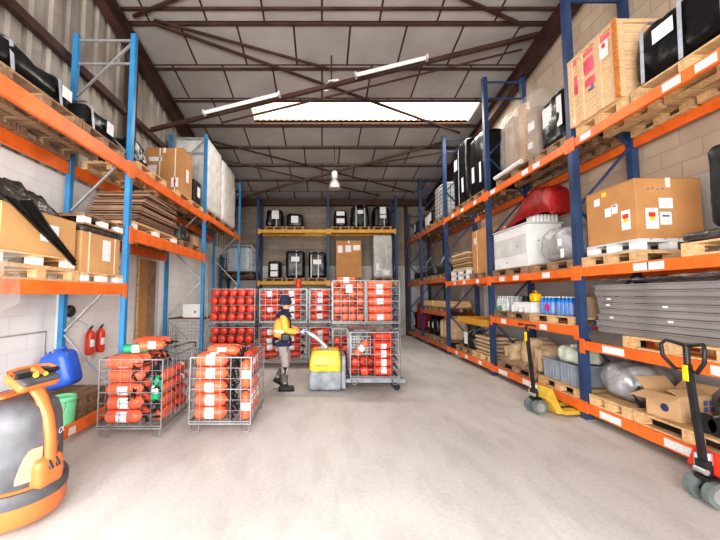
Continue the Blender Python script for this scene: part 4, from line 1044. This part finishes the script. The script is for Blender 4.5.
# cage carried on the forks of the yellow truck
make_cage('wire cage carried on the forks of the yellow truck', (.98, 7.02, .125), .90, .80, .97)
g = 'extinguishers in the cage on the yellow truck forks'; lb = 'red extinguisher in the cage on the yellow truck forks'
zf = .125 + .15
for k in range(5):
    for j in range(2): ext(lb, (1.0 + jit(.006), 6.735 + j*.17, zf + .08 + k*.163), g, (0, R(90) - .012, 0), .078, .355, 'red', False, True, roll=rnd.choice((0, .6, -.6, 2.0)))
for k in range(2):
    for i in range(2): ext(lb, (.63 + i*.17, 6.66, zf + .082 + k*.168), g, RYt if (i + k) % 2 else RYh, .081, .44, 'red', False, False)
    ext(lb, (.925, 6.66, zf + .07 + k*.168), g, RYh, .062, .40, 'red', False, False)
ext('red extinguisher leaning upright in the cage on the yellow truck forks', (.64, 6.74, .66), None, (0, R(40), 0), .072, .36, 'red_lit')
t = thing('wire_basket', 'grey wire basket inside the cage on the yellow truck forks', 'basket', (.77, 7.16, .64))
b = MB()
for i in range(8): b.bar((-.19 + i*.054, -.16, 0), (-.19 + i*.054, -.16, .34), .008, .008)
for j in range(7): b.bar((-.19, -.16, j*.056), (.19, -.16, j*.056), .008, .008)
b.build('front_mesh', 'galv', t); b = MB()
for s in (-.19, .19): b.bar((s, -.16, 0), (s, .16, 0), .012, .012); b.bar((s, -.16, .34), (s, .16, .34), .012, .012)
b.build('frame', 'galv', t)
t = thing('black_cover', 'black sheet lying over the top of the cage on the forks', 'cover', (.93, 7.02, 1.098))
MB().lump(.80, .74, .05, .02, 10, .012, 4, 7).build('sheet', 'dfilm', t)
# empty mesh container, dark plank and white box behind the second left upright
make_cage('pale empty mesh container behind the second blue upright', (-3.58, 9.85, 0), .84, 1.1, 1.14, r=.004, nz=11, nx=.1, m='white')
o = MB().box(-.45, .45, -.6, .6, 0, .035).build('plank', 'darkwood'); o.location = (-3.58, 9.85, 1.152); tag(o, 'dark plank lying on the pale mesh container', 'plank')
carton('white box standing on the dark plank behind the second blue upright', (-3.44, 9.6, 1.19), (.56, .4, .36), 'white', [], marks=[(('y-', .05, .15, .05, .06), 'tin')])
# ------------------------------------------------------------------ IBC tank and back rack goods
pallet((-3.42, 14.72, 2.602), 1.0, 1.16, 'worn pallet under the caged water tank in the back corner', 'darkwood')
t = thing('water_tank', 'grey white plastic tank in a steel cage on the corner shelf', 'tank', (-3.42, 14.7, 2.75))
MB().lump(1.0, .9, 1.0, .1, 10, .004).build('tank_body', 'clearp', t)
b = MB()
for i in range(7): b.bar((-.53 + i*.177, -.485, 0), (-.53 + i*.177, -.485, 1.08), .018, .018)
for j in range(5): b.bar((-.53, -.49, .03 + j*.26), (.53, -.49, .03 + j*.26), .018, .018)
for i in range(6): b.bar((.535, -.48 + i*.19, 0), (.535, -.48 + i*.19, 1.08), .018, .018)
for j in range(5): b.bar((.54, -.48, .03 + j*.26), (.54, .48, .03 + j*.26), .018, .018)
b.build('cage', 'galv', t); MB().cyl((0, 0, .995), (0, 0, 1.04), .1, 16).build('lid', 'rubber', t)
T8, T9 = 4.522, 2.362
yb = 14.93
for xs, zt_, labs in (((-2.0, -1.15, .78, 1.62, 2.53), T8, ('first pallet on the top yellow beam, counted from the blue rack', 'second pallet on the top yellow beam from the blue rack', 'pallet on the top yellow beam just past the middle upright', 'pallet under the tallest black load on the top yellow beam', 'last pallet on the top yellow beam near the right rack')),
                      ((-2.0, -1.12, -.215, 1.12, 2.55), T9, ('pallet under the small black load on the lower yellow beam', 'pallet under the taller black load on the lower yellow beam', 'pallet under the black load beside the middle upright, lower beam', 'pallet under the brown carton on the back rack', 'pallet under the yellowish wrapped load on the back rack'))):
    for x, lab in zip(xs, labs): pallet((x, yb, zt_), .84, .80 if (zt_ == T8 or x < 1) else .82, lab, 'wood_dim')
for x, w, h, lab, pp in ((-2.02, .72, .74, 'black wrapped load on the top yellow beam nearest the blue rack', [('y-', .05, .5, .3, .36)]), (-1.15, .74, .56, 'low domed black load second on the top yellow beam', [('y-', 0, .3, .3, .3)]),
                    (.78, .56, .72, 'narrow black load with two papers on the top yellow beam', [('y-', 0, .55, .34, .18), ('y-', 0, .24, .34, .2)]), (1.62, .78, .9, 'tallest black load with straps on the top yellow beam', [('y-', 0, .62, .24, .16)]), (2.52, .72, .86, 'black load with upright papers last on the top yellow beam', [('y-', .05, .68, .26, .3), ('y-', .05, .42, .26, .14)])):
    wrapped(lab, (x, yb, T8 + .146), (w, .74, h), 'black', pp, [('x', .18), ('x', -.18)] if h > .87 else [('x', .1)] if h > .73 else [], int(x*10) + 120, .12, .14, .03, 12)
for x, w, h, lab, pp, st in ((-2.0, .52, .70, 'small black load with two papers on the lower yellow beam', [('y-', 0, .45, .3, .26), ('y-', 0, .16, .3, .22)], []), (-1.12, .78, 1.12, 'taller black load with white bands on the lower yellow beam', [('y-', 0, .78, .34, .2)], [('x', .05)]), (-.20, .74, 1.08, 'black load with white bands beside the middle navy upright', [('y-', 0, .66, .34, .2)], [('x', .05), ('x', -.25)])):
    wrapped(lab, (x, yb, T9 + .146), (w, .74, h), 'black', pp, st, int(x*10) + 150, .08, .04, .02, 12, strapm='greyw')
carton('tall brown carton with three papers on the back rack', (1.12, yb, T9 + .146), (1.06, .74, 1.56), 'card', [('y-', -.36, 1.2, .2, .3), ('y-', -.02, 1.22, .24, .28), ('y-', .33, 1.26, .3, .22)])
t = wrapped('yellowish film wrapped load beside the tall brown carton on the back rack', (2.55, yb, T9 + .146), (.80, .74, 1.80), 'clear2', [('y-', -.2, .45, .2, .3), ('y-', .15, .2, .2, .2)], [], 171, .05, .0, .02)
for i in range(5): MB().box(-.36, .36, -.33, .33, .03 + i*.35, .03 + i*.35 + .34).build('carton', ['whitefilm', 'card_dull', 'card_dull', 'tan', 'sage'][i], t)

# ================================================================== TRUCKS
def dshape(c, r, back, n=20):
    """plan outline: half round nose of radius r round (c,0), straight sides back to x=back"""
    p = [(c + r*math.cos(a), r*math.sin(a)) for a in [(-math.pi/2 + math.pi*i/n) for i in range(n+1)]]
    return p + [(back, r), (back, -r)]
def loft(b, rings, smooth=True, cap=True):
    n = len(rings[0]); v = [p for r in rings for p in r]
    b.add(v, [(k*n+i, k*n+(i+1) % n, (k+1)*n+(i+1) % n, (k+1)*n+i) for k in range(len(rings)-1) for i in range(n)], smooth)
    if cap: b.add(rings[0], [tuple(range(n))[::-1]]); b.add(rings[-1], [tuple(range(n))])
    return b
t = thing('electric_pallet_truck', 'big orange and grey electric pallet truck with a tiller at left front', 'pallet truck', (-2.51, 2.97, 0), R(-10))
def ring(r, back, z, dx=0.): return [(x + dx, y, z) for x, y in dshape(0, r, back)]
b = MB(); loft(b, [ring(.335, -.46, .055), ring(.355, -.46, .09), ring(.355, -.46, .26), ring(.34, -.46, .30), ring(.30, -.44, .32)]); b.build('chassis_skirt', 'torange', t)
b = MB(); loft(b, [ring(.358, -.30, .205), ring(.364, -.30, .215), ring(.364, -.30, .285), ring(.352, -.30, .305)]); b.build('bumper_strip', 'tgrey', t)
b = MB(); loft(b, [ring(.31, -.44, .3205), ring(.315, -.44, .40), ring(.31, -.44, .62), ring(.295, -.43, .80), ring(.265, -.41, .89), ring(.20, -.36, .935), ring(.12, -.28, .945)]); b.build('hood', 'tgrey', t)
b = MB(); b.lump(.16, .26, .03, .014, 6, 0, c=(-.12, .02, .943)); b.build('hood_switch_pad', 'torange', t)
b = MB(); aa = [R(-40 + 4.4*i) for i in range(8)]; vv = []
for a_ in aa: vv += [(.318*math.cos(a_), .318*math.sin(a_), .36), (.318*math.cos(a_), .318*math.sin(a_), .60 - .0016*max(0, 4 - aa.index(a_))**2 * 8)]
b.add(vv, [(2*i, 2*i+2, 2*i+3, 2*i+1) for i in range(7)], True); o = b.build('side_panel', 'tpale', t); o['label'] = 'pale orange panel on the hood'
b = MB()   # seam and side recess on the hood
b.box(-.30, -.02, -.318, -.309, .60, .62); b.box(-.30, -.28, -.318, -.309, .36, .6); b.build('hood_seam', 'blackm', t)
MB().lathe([(.05, 0), (.05, .012), (.03, .02), (0, .02)], 18, Matrix.Translation((-.20, -.306, .72)) @ Matrix.Rotation(R(90), 4, 'X')).build('emergency_switch', 'blackm', t)
# tiller: curved orange arm, grey pad, black grips
b = MB(); pts = [(.32, 0, .36), (.335, 0, .50), (.325, 0, .66), (.285, 0, .82), (.22, .0, .95), (.15, 0, 1.04)]
wid = [.05, .047, .045, .047, .052, .065]
rings = []
for p, w in zip(pts, wid): rings.append([(p[0] + .034*math.cos(a), p[1] + w*math.sin(a), p[2] + .012*math.cos(a)) for a in [2*math.pi*i/14 for i in range(14)]])
loft(b, rings); b.build('tiller_arm', 'torange', t)
b = MB(); b.lump(.17, .24, .24, .06, 8, 0, c=(.285, 0, .27)); b.build('tiller_base', 'torange', t)
for s in (-1, 1): MB().cyl((.385, s*.03, .42), (.35, s*.03, .48), .014, 10).build('hydraulic_pin', 'blackm', t)
def headT(): return Matrix.Translation((.125, 0, 1.10)) @ Matrix.Rotation(R(30), 4, 'Y') @ Matrix.Diagonal((.9, .74, .9, 1))
b = MB(); b.lump(.24, .46, .085, .04, 12, 0, c=(0, 0, -.05), T=headT()); b.build('tiller_head', 'torange', t)
b = MB(); b.lump(.20, .42, .05, .022, 10, 0, c=(.012, 0, .012), T=headT()); o = b.build('control_pad', 'tgrey', t)
for s in (-1, 1):
    MB().cyl(headT() @ Vector((.015, s*.085, .075)), headT() @ Vector((.015, s*.24, .075)), .021, 12).build('grip', 'rubber', t)
    MB().lump(.05, .05, .03, .012, 6, 0, c=(.045, s*.055, .062), T=headT()).build('thumb_button', 'tyellow', o)
b = MB(); b.lump(.10, .10, .05, .03, 8, 0, c=(.0, 0, .062), T=headT()); b.build('centre_hub', 'torange', t)
b = MB(); b.tube([headT() @ Vector(p) for p in ((.0, -.24, .075), (-.08, -.23, .06), (-.11, -.1, .05), (-.11, .1, .05), (-.08, .23, .06), (.0, .24, .075))], .016, 8); b.build('handle_loop', 'torange', t)
for s in (-1, 1):
    b = MB(); b.prism([(-1.62, .05), (-1.5, .09), (-.46, .13), (-.46, .05)], s*.26 - .08, s*.26 + .08, 'y'); b.build('fork', 'torange', t)
    MB().cyl((-1.45, s*.26 - .05, .041), (-1.45, s*.26 + .05, .041), .04, 14).build('load_wheel', 'rubber', t)
MB().cyl((.0, -.05, .1), (.0, .05, .1), .1, 18).build('drive_wheel', 'rubber', t)
def text(body, size, parent, loc, rot, m, name='lettering'):
    cu = bpy.data.curves.new(name, 'FONT'); cu.body = body; cu.size = size; cu.extrude = .0015; cu.align_x = 'CENTER'; cu.align_y = 'CENTER'
    cu.materials.append(M[m]); o = bpy.data.objects.new(name, cu); C.objects.link(o); o.location = loc; o.rotation_euler = rot
    me = bpy.data.meshes.new_from_object(o); q = bpy.data.objects.new(name, me); C.objects.link(q); adopt(q, parent); q.location = loc; q.rotation_euler = rot
    bpy.data.objects.remove(o); return q
a = R(24); text('CX', .068, t, (.318*math.cos(a), .318*math.sin(a), .655), (R(90), 0, R(90) + a), 'white')
a = R(11); MB().boxc((0, 0, 0), (.004, .06, .035), Matrix.Translation((.316*math.cos(a), .316*math.sin(a), .57)) @ Matrix.Rotation(a, 4, 'Z')).build('badge', 'torange', t)

def jack(name, label, loc, rz, frame_m, fork_m, wheel_m, big=1., loops=False, top=1.3):
    """hand pallet jack: +x is the fork direction, origin under the steering wheels"""
    t = thing(name, label, 'pallet jack', loc, rz)
    for s in (-1, 1):
        o = MB().cyl((0, s*.05, .105), (0, s*.115, .105), .105, 24).build('steer_wheel', wheel_m, t)
        MB().cyl((0, s*.1155, .105), (0, s*.120, .105), .065, 18).build('rim', 'galv', o)
    b = MB(); b.cyl((0, -.045, .105), (0, .045, .105), .03, 12); b.cyl((.01, 0, .10), (.01, 0, .32), .04, 14); b.box(-.05, .07, -.06, .06, .19, .23); b.build('axle_column', 'blackm', t)
    b = MB(); b.cyl((.02, .0, .235), (.02, 0, .42), .033, 14); b.cyl((-.04, -.05, .27), (-.04, .05, .27), .025, 12); b.cyl((-.03, .05, .30), (-.03, .05, .40), .016, 10); b.build('pump', 'galv', t)
    b = MB(); b.prism([(.03, .25), (.10, .40), (.13, .40), (.27, .085), (.27, .03), (.20, .03), (.10, .20), (.06, .22)], -.20, .20, 'y')
    b.build('yoke', frame_m, t)
    for s in (-1, 1):
        MB().box(.2705, 1.32, s*.19 - .075, s*.19 + .075, .03, .085).build('fork', fork_m, t)
        MB().cyl((1.2, s*.19 - .04, .036), (1.2, s*.19 + .04, .036), .035, 12).build('load_wheel', 'rubber', t)
    lean = -.09
    b = MB(); b.bar((-.01, 0, .28), (lean, 0, top - .1), .05, .035); b.bar((-.01, .0, .24), (-.02, 0, .36), .09, .06); b.build('tiller', 'blackm', t)
    MB().box(lean - .027 + .0, lean - .019 + .0, -.024, .024, top - .25, top - .11).build('warning_label', 'yel', t)
    if loops:
        for s in (-1, 1):
            p = [(lean, 0, top - .14), (lean - .02, s*.10, top - .16), (lean - .04, s*.19, top - .06), (lean - .04, s*.20, top + .05), (lean - .02, s*.17, top + .09), (lean, 0, top + .06)]
            MB().tube(p, .016, 8).build('handle_loop', 'blackm', t)
        MB().cyl((lean, 0, top - .12), (lean, 0, top + .08), .024, 10).build('neck', 'blackm', t)
    else:
        b = MB(); b.tube([(lean, 0, top - .12), (lean - .02, 0, top - .05), (lean - .02, -.06, top), (lean, -.17, top), (lean + .02, -.18, top - .02)], .014, 8); b.tube([(lean - .02, -.03, top - .005), (lean - .02, .06, top), (lean, .17, top), (lean + .02, .18, top - .02)], .014, 8); b.build('handle', 'blackm', t)
    return t
jack('hand_pallet_jack', 'yellow hand pallet jack with black tiller, pushed under the grey crates', (3.27, 5.50, 0), R(7), 'jyellow', 'jyellow', 'wheel', 1, False, 1.33)
jack('hand_pallet_jack', 'red and black hand pallet jack with loop handle by the opened carton', (3.34, 3.16, 0), R(-3), 'inkred', 'inkred', 'wheel', 1, True, 1.28).scale = (1, 1, 1.0)

# yellow walkie truck; forks towards +x under the cage
t = thing('electric_pallet_truck', 'yellow electric pallet truck lifting a wire cage of red extinguishers', 'pallet truck', (.06, 6.93, 0))
b = MB(); b.lump(.62, .66, .37, .06, 10, 0, c=(0, 0, .02), taper=.0); b.build('chassis', 'tlow', t)
def yr(z, sx, sy, r=.08, dx=0.):
    p = []
    for cx, cy, a0 in ((1, 1, 0), (-1, 1, 90), (-1, -1, 180), (1, -1, 270)):
        for k in range(6):
            a = R(a0 + k*18); p.append((dx + cx*(sx - r) + r*math.cos(a), cy*(sy - r) + r*math.sin(a), z))
    return p
b = MB(); loft(b, [yr(.37, .285, .31), yr(.39, .30, .325), yr(.50, .30, .325), yr(.66, .28, .31, .08, .01), yr(.725, .255, .28, .08, .015), yr(.74, .21, .24, .07, .015)]); b.build('hood', 'tyellow', t)
b = MB(); b.box(.305, .38, -.31, .31, .05, .66); b.build('battery_back', 'tlow', t, .015)
for s in (-1, 1): MB().box(.381, 1.5, s*.17 - .08, s*.17 + .08, .155, .222).build('fork', 'tlow', t)
for s in (-1, 1): MB().cyl((1.35, s*.17 - .04, .06), (1.35, s*.17 + .04, .06), .06, 12).build('load_wheel', 'rubber', t)
for s in (-1, 1): MB().cyl((-.12, s*.2 - .04, .075), (-.12, s*.2 + .04, .075), .075, 14).build('drive_wheel', 'rubber', t)
b = MB(); b.lump(.16, .14, .08, .035, 6, 0, c=(-.02, 0, .735)); b.build('tiller_base', 'tlow', t)
b = MB(); loft(b, [[(p[0] + .0*a, w*math.cos(a), p[1] + w*.8*math.sin(a)) for a in [2*math.pi*i/10 for i in range(10)]] for p, w in (((.03, .77), .075), ((-.08, .88), .075), ((-.21, .98), .062), ((-.36, 1.06), .042))]); b.build('tiller', 'galv', t)
b = MB(); b.tube([(-.35, -.05, 1.055), (-.36, -.17, 1.07), (-.43, -.19, 1.10), (-.46, -.1, 1.115), (-.46, .1, 1.115), (-.43, .19, 1.10), (-.36, .17, 1.07), (-.35, .05, 1.055)], .018, 8); b.build('handle', 'blackm', t)

MB().box(-.20, .06, -.3275, -.3255, .47, .49).build('stripe_mark', 'torange', t)

# ================================================================== THE MAN
def skin(name, pts, edges, m, parent, root=0, sub=2, smooth=True):
    """pts: list of (x,y,z,rx,ry)"""
    me = bpy.data.meshes.new(name); me.from_pydata([p[:3] for p in pts], edges, []); me.materials.append(M[m])
    o = bpy.data.objects.new(name, me); C.objects.link(o)
    if parent: adopt(o, parent)
    s = o.modifiers.new('skin', 'SKIN'); s.use_smooth_shade = True; s.branch_smoothing = .6
    for i, p in enumerate(pts):
        me.skin_vertices[0].data[i].radius = (p[3], p[4] if len(p) > 4 else p[3]); me.skin_vertices[0].data[i].use_root = (i == root)
    q = o.modifiers.new('sub', 'SUBSURF'); q.levels = sub; q.render_levels = sub
    return o
man = thing('person', 'person in amber hi-vis jacket and navy beanie walking towards the yellow truck tiller', 'person', (-.76, 6.78, 0), R(6))
HIP, CH, NK = .90, 1.30, 1.475
# body (skin): trunk, head, limbs in one surface
near = dict(sh=(.02, -.19, 1.395), el=(.06, -.25, 1.13), wr=(.33, -.15, 1.09))
far = dict(sh=(.05, .175, 1.395), el=(.13, .22, 1.14), wr=(.35, .10, 1.10))
legs = {-1: ((.0, -.09, .88), (.06, -.095, .49), (.03, -.10, .09), (.17, -.11, .035)), 1: ((.02, .09, .88), (.10, .10, .50), (-.10, .11, .17), (.02, .115, .045))}
P = [(0, 0, .93, .12, .14), (.0, 0, 1.08, .10, .13), (.02, 0, 1.28, .11, .15), (.035, 0, 1.41, .08, .12), (.05, 0, 1.485, .05, .05), (.075, 0, 1.56, .072, .068), (.075, 0, 1.64, .088, .074), (.065, 0, 1.71, .06, .055)]
E_ = [(0, 1), (1, 2), (2, 3), (3, 4), (4, 5), (5, 6), (6, 7)]
def chain(start, pts):
    prev = start
    for p in pts: P.append(p); E_.append((prev, len(P) - 1)); prev = len(P) - 1
for s in (near, far): chain(3, [(*s['sh'], .05, .05), (*s['el'], .04, .04), (*s['wr'], .026, .03)])
for s in (-1, 1):
    h, k, a, f = legs[s]; chain(0, [(*h, .075, .075), (*k, .052, .052), (*a, .038, .038)])
body = skin('body', P, E_, 'skin', man)
# face
b = MB(); b.lump(.03, .024, .045, .01, 5, 0, c=(.162, 0, 1.585)); b.build('nose', 'skin', man)
for s in (-1, 1):
    MB().lump(.012, .022, .012, .005, 4, 0, c=(.150, s*.028, 1.622)).build('eye', 'blackm', man)
    MB().lump(.035, .014, .06, .007, 5, 0, c=(.065, s*.077, 1.58)).build('ear', 'skin', man)
MB().lump(.012, .045, .01, .004, 4, 0, c=(.147, 0, 1.553)).build('mouth', 'inkred', man)
MB().lathe([(.102, 1.60), (.105, 1.65), (.103, 1.70), (.088, 1.75), (.055, 1.785), (.0, 1.797)], 20, Matrix.Translation((.055, 0, 0)) @ Matrix.Diagonal((1.04, .88, 1, 1))).build('beanie', 'navyc', man)
b = MB(); b.lathe([(.103, 1.627), (.108, 1.634), (.1085, 1.672), (.104, 1.68)], 20, Matrix.Translation((.067, 0, 0)) @ Matrix.Diagonal((1.04, .88, 1, 1))); b.build('beanie_cuff', 'navyc', man)
# jacket: torso and sleeves, amber; navy yoke and hem
J = [(-.005, 0, .95, .165, .195), (.0, 0, 1.05, .165, .19), (.01, 0, 1.20, .170, .20), (.012, 0, 1.33, .165, .20), (.03, 0, 1.42, .11, .16), (.045, 0, 1.475, .07, .075)]
JE = [(0, 1), (1, 2), (2, 3), (3, 4), (4, 5)]
for s in (near, far):
    n0 = len(J); sh, el, wr = s['sh'], s['el'], s['wr']
    J += [(*sh, .082, .082), ((sh[0]+el[0])/2, (sh[1]+el[1])/2 , (sh[2]+el[2])/2, .076, .076), (*el, .070, .070), (wr[0]*.82+el[0]*.18, wr[1]*.82+el[1]*.18, wr[2]*.82+el[2]*.18, .048, .048)]
    JE += [(4, n0), (n0, n0+1), (n0+1, n0+2), (n0+2, n0+3)]
jk = skin('jacket', J, JE, 'hivis', man)
def vband(name, z0, z1, rx, ry, rx2, ry2, m, cx=0., n=24):
    b = MB(); loft(b, [[(cx + a_*math.cos(t_), b_*math.sin(t_), z) for t_ in [2*math.pi*i/n for i in range(n)]] for z, a_, b_ in ((z0, rx, ry), ((z0+z1)/2, (rx+rx2)/2 + .004, (ry+ry2)/2 + .004), (z1, rx2, ry2))], True, False); return b.build(name, m, man)
vband('jacket_hem', .835, .965, .178, .212, .180, .212, 'navyc', -.003)
vband('reflective_stripe', 1.09, 1.135, .172, .204, .174, .206, 'reflect', .004)
b = MB()   # navy shoulder yoke
loft(b, [[(cx + a_*math.cos(t_), b_*math.sin(t_), z) for t_ in [2*math.pi*i/24 for i in range(24)]] for z, a_, b_, cx in ((1.365, .166, .222, .016), (1.40, .150, .224, .02), (1.44, .122, .195, .028), (1.475, .08, .11, .04), (1.50, .072, .08, .045))], True, False)
b.build('jacket_yoke', 'navyc', man)
b = MB(); b.lathe([(.070, 1.47), (.074, 1.50), (.070, 1.525), (.062, 1.52)], 18, Matrix.Translation((.05, 0, 0))); b.build('collar', 'navyc', man)
b = MB(); b.tube([(.10, -.10, 1.43), (.15, -.10, 1.3), (.155, -.13, 1.15), (.05, -.23, 1.04)], .018, 6); b.build('shoulder_strap', 'blackm', man)
b = MB(); b.lump(.17, .07, .15, .03, 8, .004, c=(.06, -.25, .93)); b.build('hip_bag', 'blackm', man)
# trousers and boots
Tt = [(0, 0, .93, .128, .155)]; TE = []
for s in (-1, 1):
    h, k, a, f = legs[s]; n0 = len(Tt)
    Tt += [(h[0], h[1], h[2] - .03, .096, .096), ((h[0]+k[0])/2, (h[1]+k[1])/2, (h[2]+k[2])/2, .096, .096), (*k, .080, .080), ((k[0]+a[0])/2, (k[1]+a[1])/2, (k[2]+a[2])/2, .066, .066), (a[0], a[1], a[2] + .01, .062, .062)]
    TE += [(0, n0)] + [(n0+i, n0+i+1) for i in range(4)]
skin('trousers', Tt, TE, 'trous', man)
for s in (-1, 1):
    h, k, a, f = legs[s]
    b = MB(); b.tube([(k[0]*.9+a[0]*.1, k[1]*.9+a[1]*.1, k[2]*.9+a[2]*.1), ((k[0]+a[0])/2, (k[1]+a[1])/2, (k[2]+a[2])/2), (k[0]*.2+a[0]*.8, k[1], k[2]*.2+a[2]*.8)], .07, 12, [.077, .074, .070]); b.build('shin_panel', 'trousd', man)
    d = Vector(f) - Vector(a); pitch = 0 if s < 0 else R(28)
    b = MB(); T = Matrix.Translation((a[0] + .055, a[1], 0 if s < 0 else .075)) @ Matrix.Rotation(pitch, 4, 'Y')
    b.lump(.29, .105, .10, .045, 8, 0, c=(.0, 0, 0), T=T); b.cyl(T @ Vector((-.06, 0, .06)), T @ Vector((-.065, 0, .18)), .056, 12); o = b.build('boot', 'boot', man)
    b = MB(); b.lump(.30, .11, .022, .01, 6, 0, c=(0, 0, -.002), T=T); b.build('sole', 'rubber', o)
# gloved hands: palm, four fingers, thumb closed on the handle
for s, arm in ((-1, near), (1, far)):
    w = Vector(arm['wr']); n = Vector((.93, .1 * s * -1, .12)).normalized(); side = Vector((0, 1, 0)); up = Vector((0, 0, 1))
    G = [(*w, .028, .03), (*(w + n*.045), .018, .040), (*(w + n*.08), .016, .042)]; GE = [(0, 1), (1, 2)]
    for i, (off, L) in enumerate(((-.030, .062), (-.010, .072), (.010, .068), (.030, .052))):
        base = w + n*.085 + side*off; n0 = len(G)
        G += [(*base, .010), (*(base + n*L*.45 + up*.004), .0095), (*(base + n*L*.75 - up*.02), .009), (*(base + n*L*.62 - up*.042), .008)]
        GE += [(2, n0), (n0, n0+1), (n0+1, n0+2), (n0+2, n0+3)]
    n0 = len(G); tb = w + n*.03 - side*.035 - up*.01
    G += [(*tb, .012), (*(tb + n*.035 - side*.012 - up*.018), .011), (*(tb + n*.06 - up*.035), .009)]; GE += [(1, n0), (n0, n0+1), (n0+1, n0+2)]
    skin('glove', G, GE, 'glove', man, 0, 1)

# ================================================================== LAMPS
def tube_light(label, a, c):
    a = Vector(a); c = Vector(c); m = (a + c) / 2; d = (c - a)
    t = thing('tube_light', label, 'light fitting', m)
    a -= m; c -= m; u = d.normalized()
    MB().bar(a, c, .10, .05).build('housing', 'white', t, .008)
    dn = Vector((0, -.045, -.035))
    MB().cyl(a + dn + u*.03, c + dn - u*.03, .034, 12).build('diffuser', 'tube', t)
    for p in (a, c): MB().bar(p + dn*.6 - u*.012, p + dn*.6 + u*.028, .13, .10).build('end_cap', 'greyw', t)
    for f in (.25, .75): 
        p = a + d*f; MB().bar(p + Vector((0, .02, .0)), p + Vector((0, .09, .02)), .03, .02).build('bracket', 'rust', t)
def onbar(x): 
    f = (x + 3.98) / 8.7; return (x, 8.15 - f*.9, 5.78 + f*1.68)
def off(p): return (p[0], p[1] - .13, p[2] + .02)
tube_light('longer white tube light fixed on the brown roof bar, nearer the cladding', off(onbar(-2.75)), off(onbar(-.98)))
tube_light('second white tube light fixed on the brown roof bar, nearer the block wall', off(onbar(.75)), off(onbar(2.3)))
t = thing('pendant_lamp', 'bell shaped metal high bay lamp hanging before the back wall', 'lamp', (.42, 11.5, 5.34))
MB().lathe([(.20, 0), (.205, .02), (.19, .10), (.15, .22), (.09, .30), (.06, .34)], 24).build('lamp_shade', 'lampal', t)
MB().lathe([(.0, .012), (.185, .02), (.18, .035), (0, .035)], 24).build('glass_cover', 'glass', t)
MB().lathe([(.06, .3405), (.10, .36), (.10, .56), (.05, .60)], 18).build('ballast', 'greyw', t)
MB().cyl((0, 0, .60), (0, 0, roof(11.5) - 5.34 + .02), .012, 8).build('suspension', 'rust', t)
t = thing('ceiling_spot', 'small white twin lamp fixed where the roof braces cross', 'lamp', (.22, 7.9, 6.66))
for s in (-1, 1): MB().lathe([(0, 0), (.07, .02), (.09, .09), (.05, .13), (0, .14)], 14, Matrix.Translation((s*.13, -.02, -.02 + .06*s))).build('globe', 'white', t)
MB().tube([(-.13, 0, .03), (-.06, 0, .16), (.06, 0, .18), (.13, 0, .12)], .018, 8).build('arm', 'white', t)
MB().cyl((0, 0, .18), (0, 0, roof(7.9) - 6.66), .016, 8).build('stem', 'rust', t)

# ================================================================== LIGHT AND CAMERA
w = bpy.data.worlds.new('daylight'); bpy.context.scene.world = w; w.use_nodes = True
N = w.node_tree.nodes; bg = N['Background']; bg.inputs['Color'].default_value = (1, .975, .945, 1); bg.inputs['Strength'].default_value = 1.0
def area(name, loc, rot, sx, sy, p, col=(1, 1, 1), spread=180):
    l = bpy.data.lights.new(name, 'AREA'); l.shape = 'RECTANGLE'; l.size = sx; l.size_y = sy; l.energy = p; l.color = col; l.spread = R(spread)
    o = bpy.data.objects.new(name, l); C.objects.link(o); o.location = loc; o.rotation_euler = rot; return o
area('door_daylight', (-1.6, YF + .3, 2.3), (R(88), 0, 0), 5.5, 4.0, 1000, (1, .98, .96))
area('left_wall_fill', (2.2, -1.2, 2.6), Vector((-6.2, 6.2, -1.6)).to_track_quat('-Z', 'Y').to_euler(), 2.4, 2.2, 75, (1, .98, .95), 100)  # added fill lamp, brightens the left wall, truck and front cages
area('rooflight_daylight', (1.2, 9.87, roof(9.87) - .18), (R(-9.4), 0, 0), 6.3, .8, 260, (1, .96, .88))

cam = bpy.data.cameras.new('camera'); co = bpy.data.objects.new('camera', cam); C.objects.link(co)
cam.sensor_fit = 'HORIZONTAL'; cam.sensor_width = 36; cam.lens = 36 * 350 / 720; cam.shift_x = 38 / 720; cam.shift_y = 0
co.location = (0, 0, 1.79); co.rotation_euler = (R(90) + math.atan(25 / 350), 0, 0); cam.clip_start = .05
sc = bpy.context.scene; sc.camera = co
sc.view_settings.view_transform = 'Standard'; sc.view_settings.look = 'Medium High Contrast'; sc.view_settings.exposure = .1
sc.cycles.max_bounces = 8; sc.cycles.transparent_max_bounces = 12; sc.cycles.sample_clamp_indirect = 6
sc.cycles.use_denoising = True
